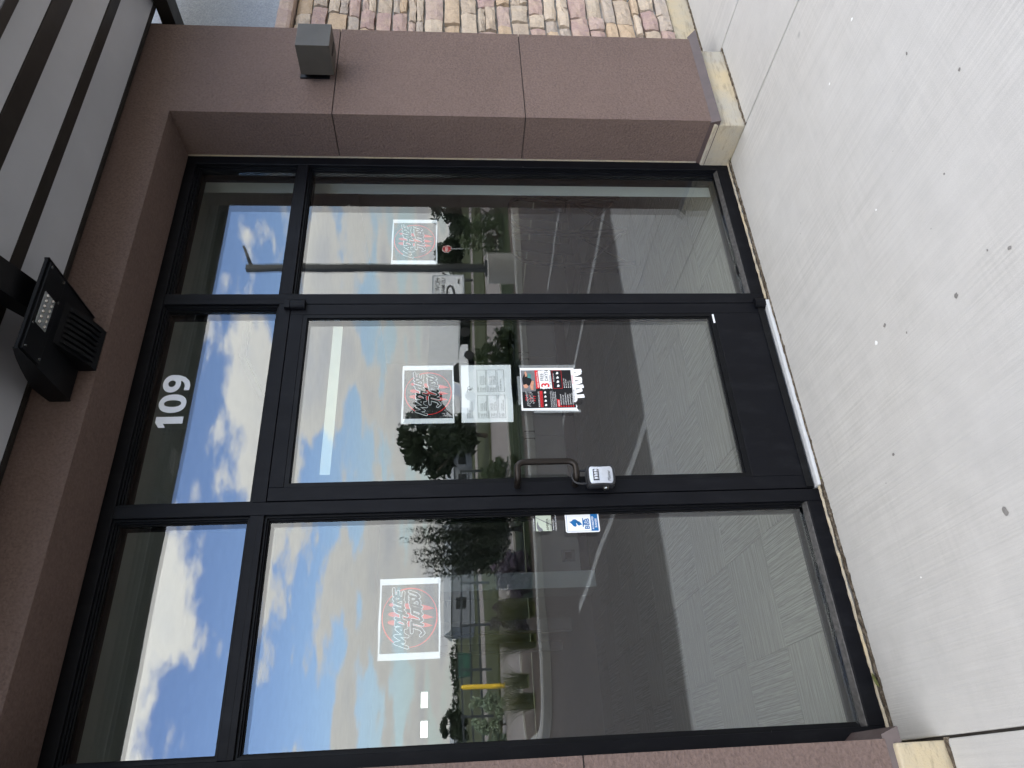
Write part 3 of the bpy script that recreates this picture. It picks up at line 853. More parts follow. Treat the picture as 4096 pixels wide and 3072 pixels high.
for i, (x0, x1, z0, z1) in enumerate(openings):
    e = 0.0006
    # stepped glazing bead and the rubber gasket round the pane
    for (w, ya, yb2, m) in ((0.008, 0.014, GLZ - 0.004, 'frame_bead'), (0.013, 0.024, GLZ - 0.003, 'frame_black'), (0.018, GLZ - 0.0045, GLZ - 0.0005, 'gasket')):
        b_ = MB()
        zlo = z0 + (0.021 if i < 2 else e)
        b_.box(x0 + e, x0 + w, ya, yb2, zlo, z1 - e); b_.box(x1 - w, x1 - e, ya, yb2, zlo, z1 - e)
        b_.box(x0 + w, x1 - w, ya, yb2, z1 - w, z1 - e)
        if i >= 2: b_.box(x0 + w, x1 - w, ya, yb2, zlo, z0 + w)
        b_.build('gasket' if m == 'gasket' else 'glazing_bead', m, sf)
    box('pane', x0 + 0.003, x1 - 0.003, GLZ, GLZ + 0.024, z0 + 0.003, z1 - 0.003, 'glass_coated', sf)
    b_ = MB()
    w = 0.016; ya, yb2 = GLZ + 0.0245, 0.112
    b_.box(x0 + e, x0 + w, ya, yb2, z0 + e, z1 - e); b_.box(x1 - w, x1 - e, ya, yb2, z0 + e, z1 - e)
    b_.box(x0 + w, x1 - w, ya, yb2, z1 - w, z1 - e); b_.box(x0 + w, x1 - w, ya, yb2, z0 + e, z0 + w)
    b_.build('inner_bead', 'frame_bead', sf)
# seam lines on the snap covers
for x in (0.9382,):
    box('cover_seam', x, x + 0.0014, -0.0006, 0.0, ZTU, ZT - 0.05, 'gasket', sf)
box('cover_seam', 0.967, 1.767, -0.0006, 0.0, 2.1725, 2.1738, 'gasket', sf)
box('cover_seam', -0.859, -0.055, -0.0006, 0.0, 2.1725, 2.1738, 'gasket', sf)

# ------------------------------------------------------------------ door
DX0, DX1, DZ0, DZ1 = 0.0, 0.908, 0.018, 2.1495
dr = thing('entrance_door', 'black aluminium glass door with papers taped to it and a pull handle', 'door', (0.454, 0.02, 0.018))
DG = 0.014
box('stile', DX0, 0.0535, 0.0, 0.045, DZ0, DZ1, 'frame_black', dr, bevel=0.0012, seg=1)
box('stile', 0.8545, DX1, 0.0, 0.045, DZ0, DZ1, 'frame_black', dr, bevel=0.0012, seg=1)
box('top_rail', 0.054, 0.854, 0.0, 0.045, 2.094, DZ1, 'frame_black', dr, bevel=0.0012, seg=1)
box('bottom_rail', 0.054, 0.854, 0.0, 0.045, DZ0, 0.2595, 'frame_black', dr, bevel=0.0012, seg=1)
b_ = MB(); y0, y1 = 0.0025, 0.013
b_.box(0.0542, 0.070, y0, y1, 0.2602, 2.0935); b_.box(0.838, 0.8538, y0, y1, 0.2602, 2.0935)
b_.box(0.070, 0.838, y0, y1, 2.076, 2.0935); b_.box(0.070, 0.838, y0, y1, 0.2602, 0.283)
b_.build('glazing_bead', 'frame_bead', dr)
b_ = MB(); y0, y1 = 0.0095, 0.0138
b_.box(0.0702, 0.074, y0, y1, 0.2835, 2.0755); b_.box(0.834, 0.8378, y0, y1, 0.2835, 2.0755); b_.box(0.074, 0.834, y0, y1, 2.071, 2.0755); b_.box(0.074, 0.834, y0, y1, 0.2835, 0.289)
b_.build('gasket', 'gasket', dr)
box('pane', 0.060, 0.848, DG, DG + 0.022, 0.266, 2.088, 'glass_coated', dr)
b_ = MB()
b_.box(0.0542, 0.070, 0.0365, 0.044, 0.2602, 2.0935); b_.box(0.838, 0.8538, 0.0365, 0.044, 0.2602, 2.0935)
b_.box(0.070, 0.838, 0.0365, 0.044, 2.076, 2.0935); b_.box(0.070, 0.838, 0.0365, 0.044, 0.2602, 0.283)
b_.build('inner_bead', 'frame_bead', dr)
box('door_sweep', 0.004, 0.904, -0.006, 0.0, 0.020, 0.050, 'gasket', dr, bevel=0.002)
box('maker_tag', 0.800, 0.846, -0.0005, 0.0022, 0.2640, 0.2715, 'vinyl_white', dr)
# offset pivots
for z0, z1, cut in ((2.088, 2.150, 1), (0.010, 0.062, -1)):
    mb = MB()
    prof = [(0.878, 0.002), (0.878, -0.012), (0.884, -0.022), (0.895, -0.027), (0.908, -0.027), (0.919, -0.022), (0.925, -0.012), (0.925, 0.0)]
    mb.prism([(x, y) for x, y in prof], 'z', z0, z1)
    smooth_angle(mb.build('pivot', 'frame_black', dr), 35)
mb = MB(); mb.prism([(0.880, 0.0), (0.880, -0.020), (0.895, -0.027), (0.913, -0.026), (0.925, -0.012), (0.925, 0.0)], 'z', 2.152, 2.176)
mb.build('pivot', 'frame_black', sf)
mb = MB(); mb.tube([(0.902, -0.012, -0.002), (0.902, -0.012, 0.0095)], 0.016, 12); mb.build('pivot_base', 'bright_metal', dr)
# offset pull handle
def arc(a, b, c, n=6):
    """rounded corner through a -> b -> c"""
    a, b, c = Vector(a), Vector(b), Vector(c)
    return [a * (1 - t) ** 2 + b * 2 * t * (1 - t) + c * t * t for t in [i / n for i in range(n + 1)]]
HX0, HX1, HY = 0.036, 0.108, -0.066
pts = [(HX0, -0.001, 1.207)]
pts += arc((HX0, -0.030, 1.207), (HX0 + 0.01, HY, 1.207), (HX1 - 0.035, HY, 1.207))
pts += arc((HX1 - 0.030, HY, 1.207), (HX1, HY, 1.207), (HX1, HY, 1.172))
pts += arc((HX1, HY, 1.016), (HX1, HY, 0.981), (HX1 - 0.030, HY, 0.981))
pts += arc((HX1 - 0.035, HY, 0.981), (HX0 + 0.01, HY, 0.981), (HX0, -0.030, 0.981))
pts += [(HX0, -0.001, 0.981)]
mb = MB(); mb.tube(pts, 0.0127, 14)
smooth_angle(mb.build('pull_handle', 'handle_bronze', dr), 50)
# threshold
th = thing('door_threshold', 'ribbed bright aluminium threshold strip under the door', 'threshold', (0.45, 0.02, 0))
box('plate', 0.001, 0.907, -0.031, 0.11, 0.000, 0.0125, 'aluminium', th, bevel=0.002)
for y in (-0.029, -0.021, -0.013):
    box('rib', 0.001, 0.907, y, y + 0.005, 0.0126, 0.0155, 'aluminium', th)

# ------------------------------------------------------------------ lock box on the handle
lb = thing('key_lock_box', 'black and silver combination key lock box hanging from the door handle', 'lock box', (0.05, -0.05, 0.88))
zc2, xc2, yc2 = 0.887, 0.047, -0.052
outl = []
W2, H2 = 0.046, 0.057
for k in range(28):
    a = 2 * math.pi * k / 28
    ca, sa = math.cos(a), math.sin(a)
    x = W2 * math.copysign(abs(ca) ** 0.45, ca) * (1.0 - 0.10 * math.cos(2 * math.pi * (sa * 0.5)))
    z = H2 * math.copysign(abs(sa) ** 0.45, sa)
    outl.append((xc2 + x, zc2 + z))
def loft(rings):
    n_ = len(rings[0]); v, f = [], []
    for r_ in rings: v += r_
    for i in range(len(rings) - 1):
        for k in range(n_): f.append((i * n_ + k, i * n_ + (k + 1) % n_, (i + 1) * n_ + (k + 1) % n_, (i + 1) * n_ + k))
    f += [tuple(range(n_))[::-1], tuple((len(rings) - 1) * n_ + k for k in range(n_))]
    return v, f
def ring(scale, y): return [(xc2 + (x - xc2) * scale, y, zc2 + (z - zc2) * scale) for x, z in outl]
v, f = loft([ring(0.9, -0.026), ring(1.0, -0.032), ring(1.0, -0.058), ring(0.93, -0.067)])
o = MB().add(v, f).build('body', 'lock_rubber', lb); smooth_angle(o, 50)
v, f = loft([ring(0.80, -0.066), ring(0.80, -0.0695), ring(0.77, -0.0705)])
fp = smooth_angle(MB().add(v, f).build('face_plate', 'lock_face', lb), 40)
box('dial_window', 0.024, 0.070, -0.0716, -0.0707, 0.896, 0.918, 'print_black', fp)
for k in range(4):
    mb = MB(); mb.tube([(0.0275 + k * 0.0105, -0.0705, 0.907), (0.0345 + k * 0.0105, -0.0705, 0.907)], 0.0085, 12)
    mb.build('dial', 'lock_face', fp)
mb = MB()
mb.tube([(0.075, -0.045, 0.938)] + arc((0.075, -0.045, 0.965), (0.075, -0.045, 0.992), (0.055, -0.045, 0.996)) + arc((0.050, -0.045, 0.996), (0.024, -0.045, 0.992), (0.022, -0.045, 0.965)) + [(0.022, -0.045, 0.938)], 0.0045, 10)
smooth_angle(mb.build('shackle', 'lock_rubber', lb), 50)
mb = MB(); mb.tube([(-0.002, -0.040, 0.868), (0.004, -0.040, 0.868)], 0.013, 14); mb.build('release_knob', 'bright_metal', lb)

# ================================================================== PRINT AND LETTERING
def text_mesh(body, size, shear=0.0, bold=0.0, align='LEFT', space=1.0):
    cu_ = bpy.data.curves.new('lettering', 'FONT')
    cu_.body = body; cu_.size = size; cu_.shear = shear; cu_.offset = bold; cu_.align_x = align; cu_.space_character = space
    cu_.resolution_u = 2; cu_.fill_mode = 'FRONT'
    ob = bpy.data.objects.new('lettering', cu_)
    me = bpy.data.meshes.new_from_object(ob)
    bpy.data.objects.remove(ob); bpy.data.curves.remove(cu_)
    return me
def put_text(name, body, x, y, z, size, mat, parent, sx=1.0, rot=0.0, facing='-Y', **k):
    """flat lettering standing in an XZ plane; facing -Y reads from the pavement, +Y from the building"""
    me = text_mesh(body, size, **k)
    c, s = math.cos(rot), math.sin(rot)
    for vt in me.vertices:
        a, b = vt.co.x * sx, vt.co.y
        a, b = a * c - b * s, a * s + b * c
        vt.co = Vector((x + a, y, z + b)) if facing == '-Y' else Vector((x - a, y, z + b))
    if facing == '-Y': pass
    return obj_from(name, me, mat, parent)

def quad(name, pts, y, mat, parent):
    """flat printed patch, corners given as x,z"""
    return mesh_obj(name, [(x, y, z) for x, z in pts], [tuple(range(len(pts)))], mat, parent)
def rect(name, x0, x1, z0, z1, y, mat, parent): return quad(name, [(x0, z0), (x1, z0), (x1, z1), (x0, z1)], y, mat, parent)
def frame_lines(x0, x1, z0, z1, w, y, mat, parent, name='ruled_box'):
    mb = MB()
    for a in ((x0, x1, z0, z0 + w), (x0, x1, z1 - w, z1), (x0, x0 + w, z0 + w, z1 - w), (x1 - w, x1, z0 + w, z1 - w)):
        k = len(mb.v); mb.v += [(a[0], y, a[2]), (a[1], y, a[2]), (a[1], y, a[3]), (a[0], y, a[3])]; mb.f.append((k, k + 1, k + 2, k + 3))
    return mesh_obj(name, mb.v, mb.f, mat, parent)

def brush(polys, width, y, dy=2e-5):
    """round-ended pen strokes, each a hair in front of the one before"""
    v, f = [], []
    yy = y
    for pl in polys:
        for (a, b) in zip(pl[:-1], pl[1:]):
            d = Vector((b[0] - a[0], b[1] - a[1])); L = d.length or 1e-6
            n_ = Vector((-d.y, d.x)) / L * width / 2; yy -= dy
            k = len(v); pts = []
            base = math.atan2(d.y, d.x)
            for j in range(5):
                t = base + math.pi / 2 + math.pi * j / 4; pts.append((a[0] + width / 2 * math.cos(t), yy, a[1] + width / 2 * math.sin(t)))
            for j in range(5):
                t = base - math.pi / 2 + math.pi * j / 4; pts.append((b[0] + width / 2 * math.cos(t), yy, b[1] + width / 2 * math.sin(t)))
            v += pts; f.append(tuple(range(k, k + 10)))
    return v, f
GL = {'M': [[(0, 0), (.15, 1), (.45, .25), (.8, 1), (1, 0)]], 'A': [[(0, 0), (.55, 1), (1, 0)], [(.2, .36), (.85, .36)]],
      'D': [[(.1, 0), (.2, 1)], [(0, 1), (.6, .98), (1, .55), (.7, .08), (.1, 0)]], 'H': [[(0, 0), (.1, 1.05)], [(.8, -.1), (1, 1.05)], [(0, .45), (1, .55)]],
      'O': [[(.5, .95), (.1, .7), (.05, .3), (.4, 0), (.85, .25), (.9, .7), (.5, .95)]], 'U': [[(.05, 1), (.05, .3), (.4, 0), (.8, .25), (.95, 1)]],
      'S': [[(1, .85), (.6, 1), (.15, .75), (.5, .5), (.85, .25), (.5, 0), (-.25, .05)]], 'E': [[(1, 1), (.15, .95), (.0, .05), (.9, 0)], [(.1, .5), (.8, .55)]],
      'J': [[(.1, 1), (1, 1.05)], [(.65, 1), (.6, .25), (.3, 0), (0, .25)]], 'I': [[(.5, 1), (.5, 0)]], 'T': [[(-.2, 1), (1.2, 1.08)], [(.5, 1), (.45, -.1)]]}
LINE1 = [('M', .09, .25, .47), ('A', .25, .375, .45), ('D', .37, .475, .44), ('H', .46, .575, .44), ('O', .565, .635, .415), ('U', .635, .705, .40), ('S', .72, .79, .39), ('E', .80, .91, .385)]
LINE2 = [('J', .24, .40, .745), ('I', .385, .425, .725), ('U', .435, .54, .715), ('J', .53, .63, .71), ('I', .615, .645, .69), ('T', .65, .70, .685), ('S', .70, .785, .67), ('U', .79, .865, .66)]
def logo(par, x0, x1, z0, z1, y, wt=1.0, ringy=True):
    """ring, three claw marks and two lines of brush lettering inside x0..x1, z0..z1"""
    w, h = x1 - x0, z1 - z0
    P = lambda s, t: (x0 + w * s, z1 - h * t)
    if ringy:
        random.seed(4)
        v, f = [], []
        m = 64
        for k in range(m):
            a = 2 * math.pi * k / m
            th_ = 0.020 + 0.006 * math.sin(3 * a + 1) + random.uniform(-.0015, .0015)
            for r_ in (1.0, 1.0 - th_ * 2):
                px_, pz_ = P(0.51 + 0.44 * r_ * math.cos(a), 0.5 - 0.485 * r_ * math.sin(a)); v.append((px_, y, pz_))
        for k in range(m):
            j = (k + 1) % m; f.append((2 * k, 2 * k + 1, 2 * j + 1, 2 * j))
        mesh_obj('red_ring', v, f, 'print_red', par)
    for s0, s1, t0, t1 in ((.705, .625, .13, .93), (.565, .495, .12, .915), (.445, .375, .115, .90)):
        prof = [(0, .0), (.03, .022), (.10, .036), (.25, .04), (.55, .04), (.72, .040), (.85, .030), (.95, .012), (1, 0)]
        L_, R__ = [], []
        for q, hw in prof:
            s = s0 + (s1 - s0) * q; t = t0 + (t1 - t0) * q
            L_.append(P(s - hw, t)); R__.append(P(s + hw, t))
        quad('claw_mark', (L_ + R__[::-1])[::-1], y - 0.0004, 'print_red', par)
    polys = []
    for ln, hh in ((LINE1, 0.19), (LINE2, 0.185)):
        for ch, a, b, tb in ln:
            k = 1.2 if ch in 'MJ' and a < .3 else 1.0
            for pl in GL[ch]:
                polys.append([P(a + (b - a) * q + 0.045 * (r_ - .4), tb - hh * k * r_ * (0.92)) for q, r_ in pl])
    v, f = brush(polys, w * 0.054 * wt, y - 0.0008)
    mesh_obj('lettering_outline', v, f, 'print_white', par)
    v, f = brush(polys, w * 0.034 * wt, y - 0.0030)
    mesh_obj('lettering', v, f, 'print_black', par)

def wavy_sheet(name, x0, x1, z0, z1, y, mat, parent, amp=0.0012, seed=1):
    random.seed(seed)
    ph = [random.uniform(0, 6) for _ in range(3)]
    nx = 10; v, f = [], []
    for k, z in enumerate((z0, z1)):
        for i in range(nx + 1):
            x = x0 + (x1 - x0) * i / nx
            v.append((x, y + amp * 0.3 * math.sin(9 * x * 3 + ph[0]), z + amp * math.sin(i * 0.9 + ph[1 + k])))
    for i in range(nx): f.append((i, i + 1, nx + 2 + i, nx + 1 + i))
    return mesh_obj(name, v, f, mat, parent)

def poster(label, x0, x1, z0, z1, y):
    t = thing('logo_poster', label, 'poster', ((x0 + x1) / 2, y, z0), 'club logo posters behind the glass')
    wavy_sheet('sheet', x0, x1, z0, z1, y + 0.0045, 'paper', t, seed=int(x0 * 100) + 7)
    mx, mz0, mz1 = 0.023, 0.006, 0.007
    a, b, c, d = x0 + mx, x1 - mx, z0 + mz0, z1 - mz1
    rect('print_area', a, b, c, d, y + 0.0036, 'print_black', t)
    logo(t, a, b, c, d, y + 0.0030)
    return t
poster('square black logo poster with red ring behind the left pane', -0.572, -0.288, 1.505, 1.724, 0.0655)
poster('black and red logo poster on the door above the class schedule', 0.335, 0.613, 1.446, 1.662, 0.0375)
poster('small black logo poster with red ring behind the right pane', 1.192, 1.472, 1.5175, 1.734, 0.0655)

# class schedule behind the door glass
scd = thing('class_schedule', 'white class schedule sheet with ruled boxes on the door pane', 'notice', (0.474, 0.04, 1.2))
x0, x1, z0, z1 = 0.335, 0.612, 1.201, 1.4145
ys = 0.0400
wavy_sheet('sheet', x0, x1, z0, z1, ys, 'paper', scd, seed=9)
yt = ys - 0.0008
for k, s_ in enumerate(('MadHouse Jiu Jitsu', 'Kids and Adults', 'Class Schedule', 'Open mat times on the board')):
    put_text('heading', s_, x0 + 0.020, yt, z1 - 0.026 - k * 0.0062, 0.0062, 'print_black', scd)
mb = MB()
v, f = brush([[(0.497 + 0.009 * math.cos(a / 10 * 6.28), z1 - 0.036 + 0.010 * math.sin(a / 10 * 6.28)) for a in range(9)], [(0.487, z1 - 0.026), (0.494, z1 - 0.031), (0.489, z1 - 0.038), (0.500, z1 - 0.041)], [(0.478, z1 - 0.023), (0.486, z1 - 0.025)]], 0.0016, yt)
mesh_obj('emblem', v, f, 'print_black', scd)
boxes = [('MONDAY', 0, .021, ['4:30PM', '5:30PM', '6:30PM', '7:30PM'], ['Gi Kids Jiu Jitsu', 'Gi Kids Jiu Jitsu', 'Gi Adult Jiu Jitsu', 'ADULT Open Mat']),
         ('TUESDAY', 1, .021, ['4:30PM', '5:30PM', '6:30PM', '7:30PM'], ['No Gi Kids Jiu Jitsu', 'No Gi Kids Jiu Jitsu', 'No Gi Adult Jiu Jitsu', 'Adult Open Mat']),
         ('WEDNESDAY', 0, .062, ['4:30PM', '5:30PM', '6:30PM', '7:30PM'], ['Gi Kids Jiu Jitsu', 'Gi Kids Jiu Jitsu', 'Gi Adult Jiu Jitsu', 'ADULT Open Mat']),
         ('THURSDAY', 1, .062, ['4:30PM', '5:30PM', '6:30PM', '7:30PM'], ['No Gi Kids Jiu Jitsu', 'No Gi Kids Jiu Jitsu', 'No Gi Adult Jiu Jitsu', 'ADULT Open Mat']),
         ('FRIDAY', 0, .106, ['5:00PM', '6:00PM'], ['Gi Kids Jiu Jitsu', 'Gi/NoGi Adult Jiu Jitsu']),
         ('SATURDAY', 1, .106, ['CLOSED FOR SUNDAY'], [''])]
for day, colu, top, tms, cls in boxes:
    bx0 = x0 + 0.020 + colu * 0.124; bx1 = bx0 + 0.108
    bz1 = z1 - 0.0455 - top * 1.02; bh = 0.038 if len(tms) == 4 and top < .05 else 0.040 if len(tms) == 4 else 0.029
    frame_lines(bx0, bx1, bz1 - bh, bz1, 0.0009, yt, 'print_black', scd)
    put_text('day', day, bx0 + 0.003, yt, bz1 - 0.0062, 0.0052, 'print_black', scd)
    for k, (a, b) in enumerate(zip(tms, cls)):
        put_text('time_line', a, bx0 + 0.004, yt, bz1 - 0.0155 - k * 0.0068, 0.0056, 'print_black', scd)
        if b: put_text('class_line', b, bx0 + 0.034, yt, bz1 - 0.0155 - k * 0.0068, 0.0056, 'print_black', scd)

# blank paper strip at the top of the door pane
st = thing('paper_strip', 'long blank pale paper strip across the top of the door pane', 'paper strip', (0.467, 0.04, 1.93))
quad('strip', [(0.117, 1.932), (0.40, 1.9285), (0.62, 1.9275), (0.818, 1.927), (0.818, 1.968), (0.6, 1.9695), (0.35, 1.971), (0.1175, 1.972)], 0.0395, 'paper_strip', st)

# flyer taped outside the glass, with tear-off tabs
fy = thing('tear_off_flyer', 'black and red free training flyer with torn tabs taped to the door', 'flyer', (0.47, 0.0125, 0.9))
FX0, FX1, FZ0, FZ1 = 0.369, 0.578, 0.931, 1.167
yf = 0.0125
quad('sheet', [(0.3665, FZ0 - 0.003), (0.382, FZ0 + 0.006), (0.389, FZ0 + 0.002), (0.404, FZ0 + 0.010), (0.419, FZ0 - 0.001), (FX1 - 0.001, FZ0 + 0.001), (FX1, 1.05), (FX1 + 0.001, FZ1 - 0.003), (0.47, FZ1 - 0.001), (0.373, FZ1 + 0.001), (0.370, 1.05)], yf, 'print_white', fy)
def F(s, t): return (FX0 + 0.014 + (FX1 - FX0 - 0.026) * s, FZ1 - 0.006 - (FZ1 - FZ0 - 0.014) * t)
def fq(name, s0, s1, t0, t1, mat, lay):
    (xa, za), (xb, zb) = F(s0, t0), F(s1, t1)
    return rect(name, xa, xb, zb, za, yf - 0.0005 * lay, mat, fy)
def fpoly(name, pts, mat, lay): return quad(name, [F(s, t) for s, t in pts][::-1], yf - 0.0005 * lay, mat, fy)
fq('print_area', 0, 1, 0, 1, 'print_black', 1)
fpoly('photo_mat', [(.42, .0), (1, 0), (1, .26), (.70, .30), (.44, .26)], 'print_grey', 2)
fpoly('photo_figure', [(.62, .03), (.78, .02), (.90, .06), (.86, .14), (.74, .20), (.62, .18), (.56, .10)], 'print_black', 3)
fpoly('photo_figure', [(.52, .05), (.60, .03), (.63, .09), (.57, .13), (.52, .10)], 'print_skin', 4)
fpoly('photo_figure', [(.47, .17), (.60, .16), (.72, .20), (.70, .24), (.56, .22), (.47, .22)], 'print_skin', 4)
fpoly('photo_figure', [(.82, .08), (.95, .07), (.97, .10), (.84, .12)], 'print_skin', 4)
fpoly('photo_figure', [(.80, .12), (.92, .13), (.88, .20), (.78, .18)], 'print_teal', 4)
logo_p = fy
(xa, za), (xb, zb) = F(.02, .02), F(.46, .28)
logo(fy, xa, xb, zb, za, yf - 0.0015, 0.9, ringy=False)
fpoly('red_band', [(.50, .275), (1, .265), (1, .325), (.52, .345)], 'print_red', 3)
(px_, pz_) = F(.53, .332); put_text('band_text', 'GRAND OPENING SPECIAL', px_, yf - 0.002, pz_, 0.0098, 'print_white', fy, sx=0.66, rot=0.03)
random.seed(3)
tk = [(.49, .35)] + [(.99 + random.uniform(-.02, .015), .33 + .24 * k / 8) for k in range(9)] + [(.50 + random.uniform(-.02, .015), .58 - .22 * k / 8) for k in range(9)]
fpoly('ticket', tk, 'print_white', 3)
(px_, pz_) = F(.53, .525); put_text('ticket_number', '3', px_, yf - 0.002, pz_, 0.048, 'print_red', fy, sx=1.0, bold=0.0012)
(px_, pz_) = F(.70, .43); put_text('ticket_text', 'FREE', px_, yf - 0.002, pz_, 0.021, 'print_black', fy, sx=0.9)
(px_, pz_) = F(.70, .515); put_text('ticket_text', 'DAYS', px_, yf - 0.002, pz_, 0.021, 'print_black', fy, sx=0.9)
(px_, pz_) = F(.60, .568); put_text('ticket_text', 'OF TRAINING', px_, yf - 0.002, pz_, 0.0095, 'print_black', fy, sx=0.8)
(px_, pz_) = F(.02, .325); put_text('promo_text', 'NOW ENROLLING FOR', px_, yf - 0.002, pz_, 0.009, 'print_white', fy, sx=0.78)
fq('red_bar', .02, .44, .335, .385, 'print_red', 3)
(px_, pz_) = F(.03, .378); put_text('promo_text', 'BRAZILIAN JIU-JITSU', px_, yf - 0.002, pz_, 0.0095, 'print_black', fy, sx=0.72)
def blob(s, t, r, mat='print_white', lay=3):
    fpoly('icon', [(s + r * (0.8 + 0.3 * math.cos(3 * a)) * math.cos(a), t + r * 0.75 * (0.8 + 0.2 * math.sin(2 * a)) * math.sin(a)) for a in [i * 6.2832 / 10 for i in range(10)]], mat, lay)
for s in (.07, .18, .29, .40): blob(s, .435, .035)
for k in range(4):
    (px_, pz_) = F(.02, .545 + k * .03); put_text('fine_print', ['Join our team and train with us in a safe place', 'Learn from black belt coaches in classes for all', 'ages and levels, build confidence and fitness', 'and have fun on the mats every single week'][k], px_, yf - 0.002, pz_, 0.0066, 'print_white', fy, sx=0.62)
(xa, za), (xb, zb) = F(.50, .60), F(.99, .78)
frame_lines(xa, xb, zb, za, 0.0012, yf - 0.0015, 'print_red', fy, 'offer_box')
(px_, pz_) = F(.68, .632); put_text('offer_text', 'PLUS SPECIALS FOR', px_, yf - 0.002, pz_, 0.0068, 'print_white', fy, sx=0.7)
for s in (.57, .68, .79, .91): blob(s, .70, .04)
fpoly('red_tab', [(.02, .655), (.22, .65), (.21, .70), (.02, .705)], 'print_red', 3)
(px_, pz_) = F(.04, .695); put_text('offer_text', 'WE OFFER', px_, yf - 0.002, pz_, 0.0085, 'print_white', fy, sx=0.7)
for k in range(6):
    fq('tick_box', .02, .055, .715 + k * .045, .738 + k * .045, 'print_red', 3)
    (px_, pz_) = F(.075, .738 + k * .045); put_text('offer_line', ['KIDS JIU JITSU PROGRAM', 'ADULT JIU JITSU CLASS', 'BEGINNER FUNDAMENTALS', 'SELF DEFENSE TRAINING', 'COMPETITION TRAINING', 'CONFIDENCE AND FITNESS'][k], px_, yf - 0.002, pz_, 0.0072, 'print_white', fy, sx=0.62)
for k in range(5):
    blob(.535, .815 + k * .04, .017)
    (px_, pz_) = F(.57, .823 + k * .04); put_text('contact_line', ['ALL SKILL LEVELS', '(000) 000-0000', 'train with us', 'find us online', 'free trial class'][k] if k != 1 else 'CALL OR TEXT', px_, yf - 0.002, pz_, 0.0068, 'print_white', fy, sx=0.7)
fq('white_band', .14, .995, .965, 1.0, 'print_white', 3)
(px_, pz_) = F(.16, .995); put_text('band_text', 'WORK HARD STAY HUMBLE', px_, yf - 0.0025, pz_, 0.0072, 'print_black', fy, sx=0.62)
(px_, pz_) = F(.62, .995); put_text('band_text', 'JOIN THE MADNESS', px_, yf - 0.0025, pz_, 0.0072, 'print_red', fy, sx=0.66)
for k, (xa, ln, bend) in enumerate([(0.428, .033, .010), (0.452, .028, .006), (0.474, .034, .012), (0.492, .030, .008), (0.514, .032, .006), (0.533, .030, .012), (0.553, .034, .008)]):
    v, f = [], []
    wd = 0.0165
    for i in range(5):
        q = i / 4
        for s_ in (0, 1):
            v.append((xa + wd * s_ + 0.006 * q * q * (1 if k % 2 else -0.6), yf - 0.0008 - bend * q * q, FZ0 + 0.002 - ln * q + 0.003 * s_ * q))
    for i in range(4): f.append((2 * i, 2 * i + 1, 2 * i + 3, 2 * i + 2))
    mesh_obj('tear_off_tab', v, f, 'print_white', fy)
rect('tape', FX1 - 0.002, FX1 + 0.012, 0.925, 1.168, yf - 0.0030, 'clear_tape', fy)
rect('tape', FX0 - 0.010, FX0 + 0.004, 0.922, 1.118, yf - 0.0030, 'clear_tape', fy)
rect('tape', 0.398, 0.535, FZ1 - 0.005, FZ1 + 0.012, yf - 0.0032, 'clear_tape', fy)

# suite number in white vinyl
sn = thing('suite_number', 'white vinyl number 109 on the transom glass over the door', 'number', (0.455, 0.0385, 2.53))
quad('digit', [(0.352, 2.5285), (0.383, 2.5285), (0.383, 2.634), (0.357, 2.634), (0.334, 2.618), (0.334, 2.592), (0.352, 2.603)], 0.0388, 'vinyl_white', sn)
def ringmesh(name, cx_, cz_, ro, ri, m=36):
    v, f = [], []
    for k in range(m):
        a = 2 * math.pi * k / m
        for rx, rz, pw in (ro, ri):
            c_, s_ = math.cos(a), math.sin(a)
            v.append((cx_ + rx * math.copysign(abs(c_) ** pw, c_), 0.0388, cz_ + rz * math.copysign(abs(s_) ** pw, s_)))
    for k in range(m):
        j = (k + 1) % m; f.append((2 * k, 2 * j, 2 * j + 1, 2 * k + 1))
    return mesh_obj(name, v, f, 'vinyl_white', sn)
ringmesh('digit', 0.4435, 2.582, (0.0425, 0.0535, 0.9), (0.0155, 0.0335, 0.9))
nine = ringmesh('digit', 0.5365, 2.6005, (0.0415, 0.0355, 0.95), (0.0155, 0.0145, 0.95))
tail = [(0.578, 2.600), (0.576, 2.575), (0.567, 2.552), (0.550, 2.534), (0.528, 2.5265), (0.505, 2.528), (0.505, 2.549), (0.525, 2.5475), (0.540, 2.553), (0.549, 2.563), (0.552, 2.575)]
mesh_obj('digit_tail', [(x, 0.0384, z) for x, z in tail], [(0, 1, 10), (1, 2, 9, 10), (2, 3, 8, 9), (3, 4, 7, 8), (4, 5, 6, 7)], 'vinyl_white', nine)

# accredited-business sticker on the left pane
bs = thing('membership_sticker', 'blue and white accredited business sticker at the edge of the left pane', 'sticker', (-0.105, 0.039, 0.89))
def rrect(name, x0, x1, z0, z1, r, y, mat, par):
    pts = []
    for cx_, cz_, a0 in ((x1 - r, z0 + r, -90), (x1 - r, z1 - r, 0), (x0 + r, z1 - r, 90), (x0 + r, z0 + r, 180)):
        for k in range(6):
            a = RAD(a0 + 18 * k); pts.append((cx_ + r * math.cos(a), cz_ + r * math.sin(a)))
    return quad(name, pts, y, mat, par)
yb_ = 0.0393
rrect('sticker_base', -0.1435, -0.0655, 0.893, 1.025, 0.008, yb_, 'print_white', bs)
frame_lines(-0.1385, -0.0705, 0.898, 1.020, 0.0010, yb_ - 0.0004, 'print_blue', bs, 'border_line')
rect('blue_panel', -0.1375, -0.0715, 0.899, 0.926, yb_ - 0.0008, 'print_blue', bs)
put_text('sticker_text', 'BBB', -0.1315, yb_ - 0.0008, 0.9325, 0.026, 'print_blue', bs, sx=0.98, bold=0.0006)
put_text('sticker_text', 'ACCREDITED', -0.1325, yb_ - 0.0012, 0.9150, 0.0100, 'print_white', bs, sx=0.86, bold=0.0002)
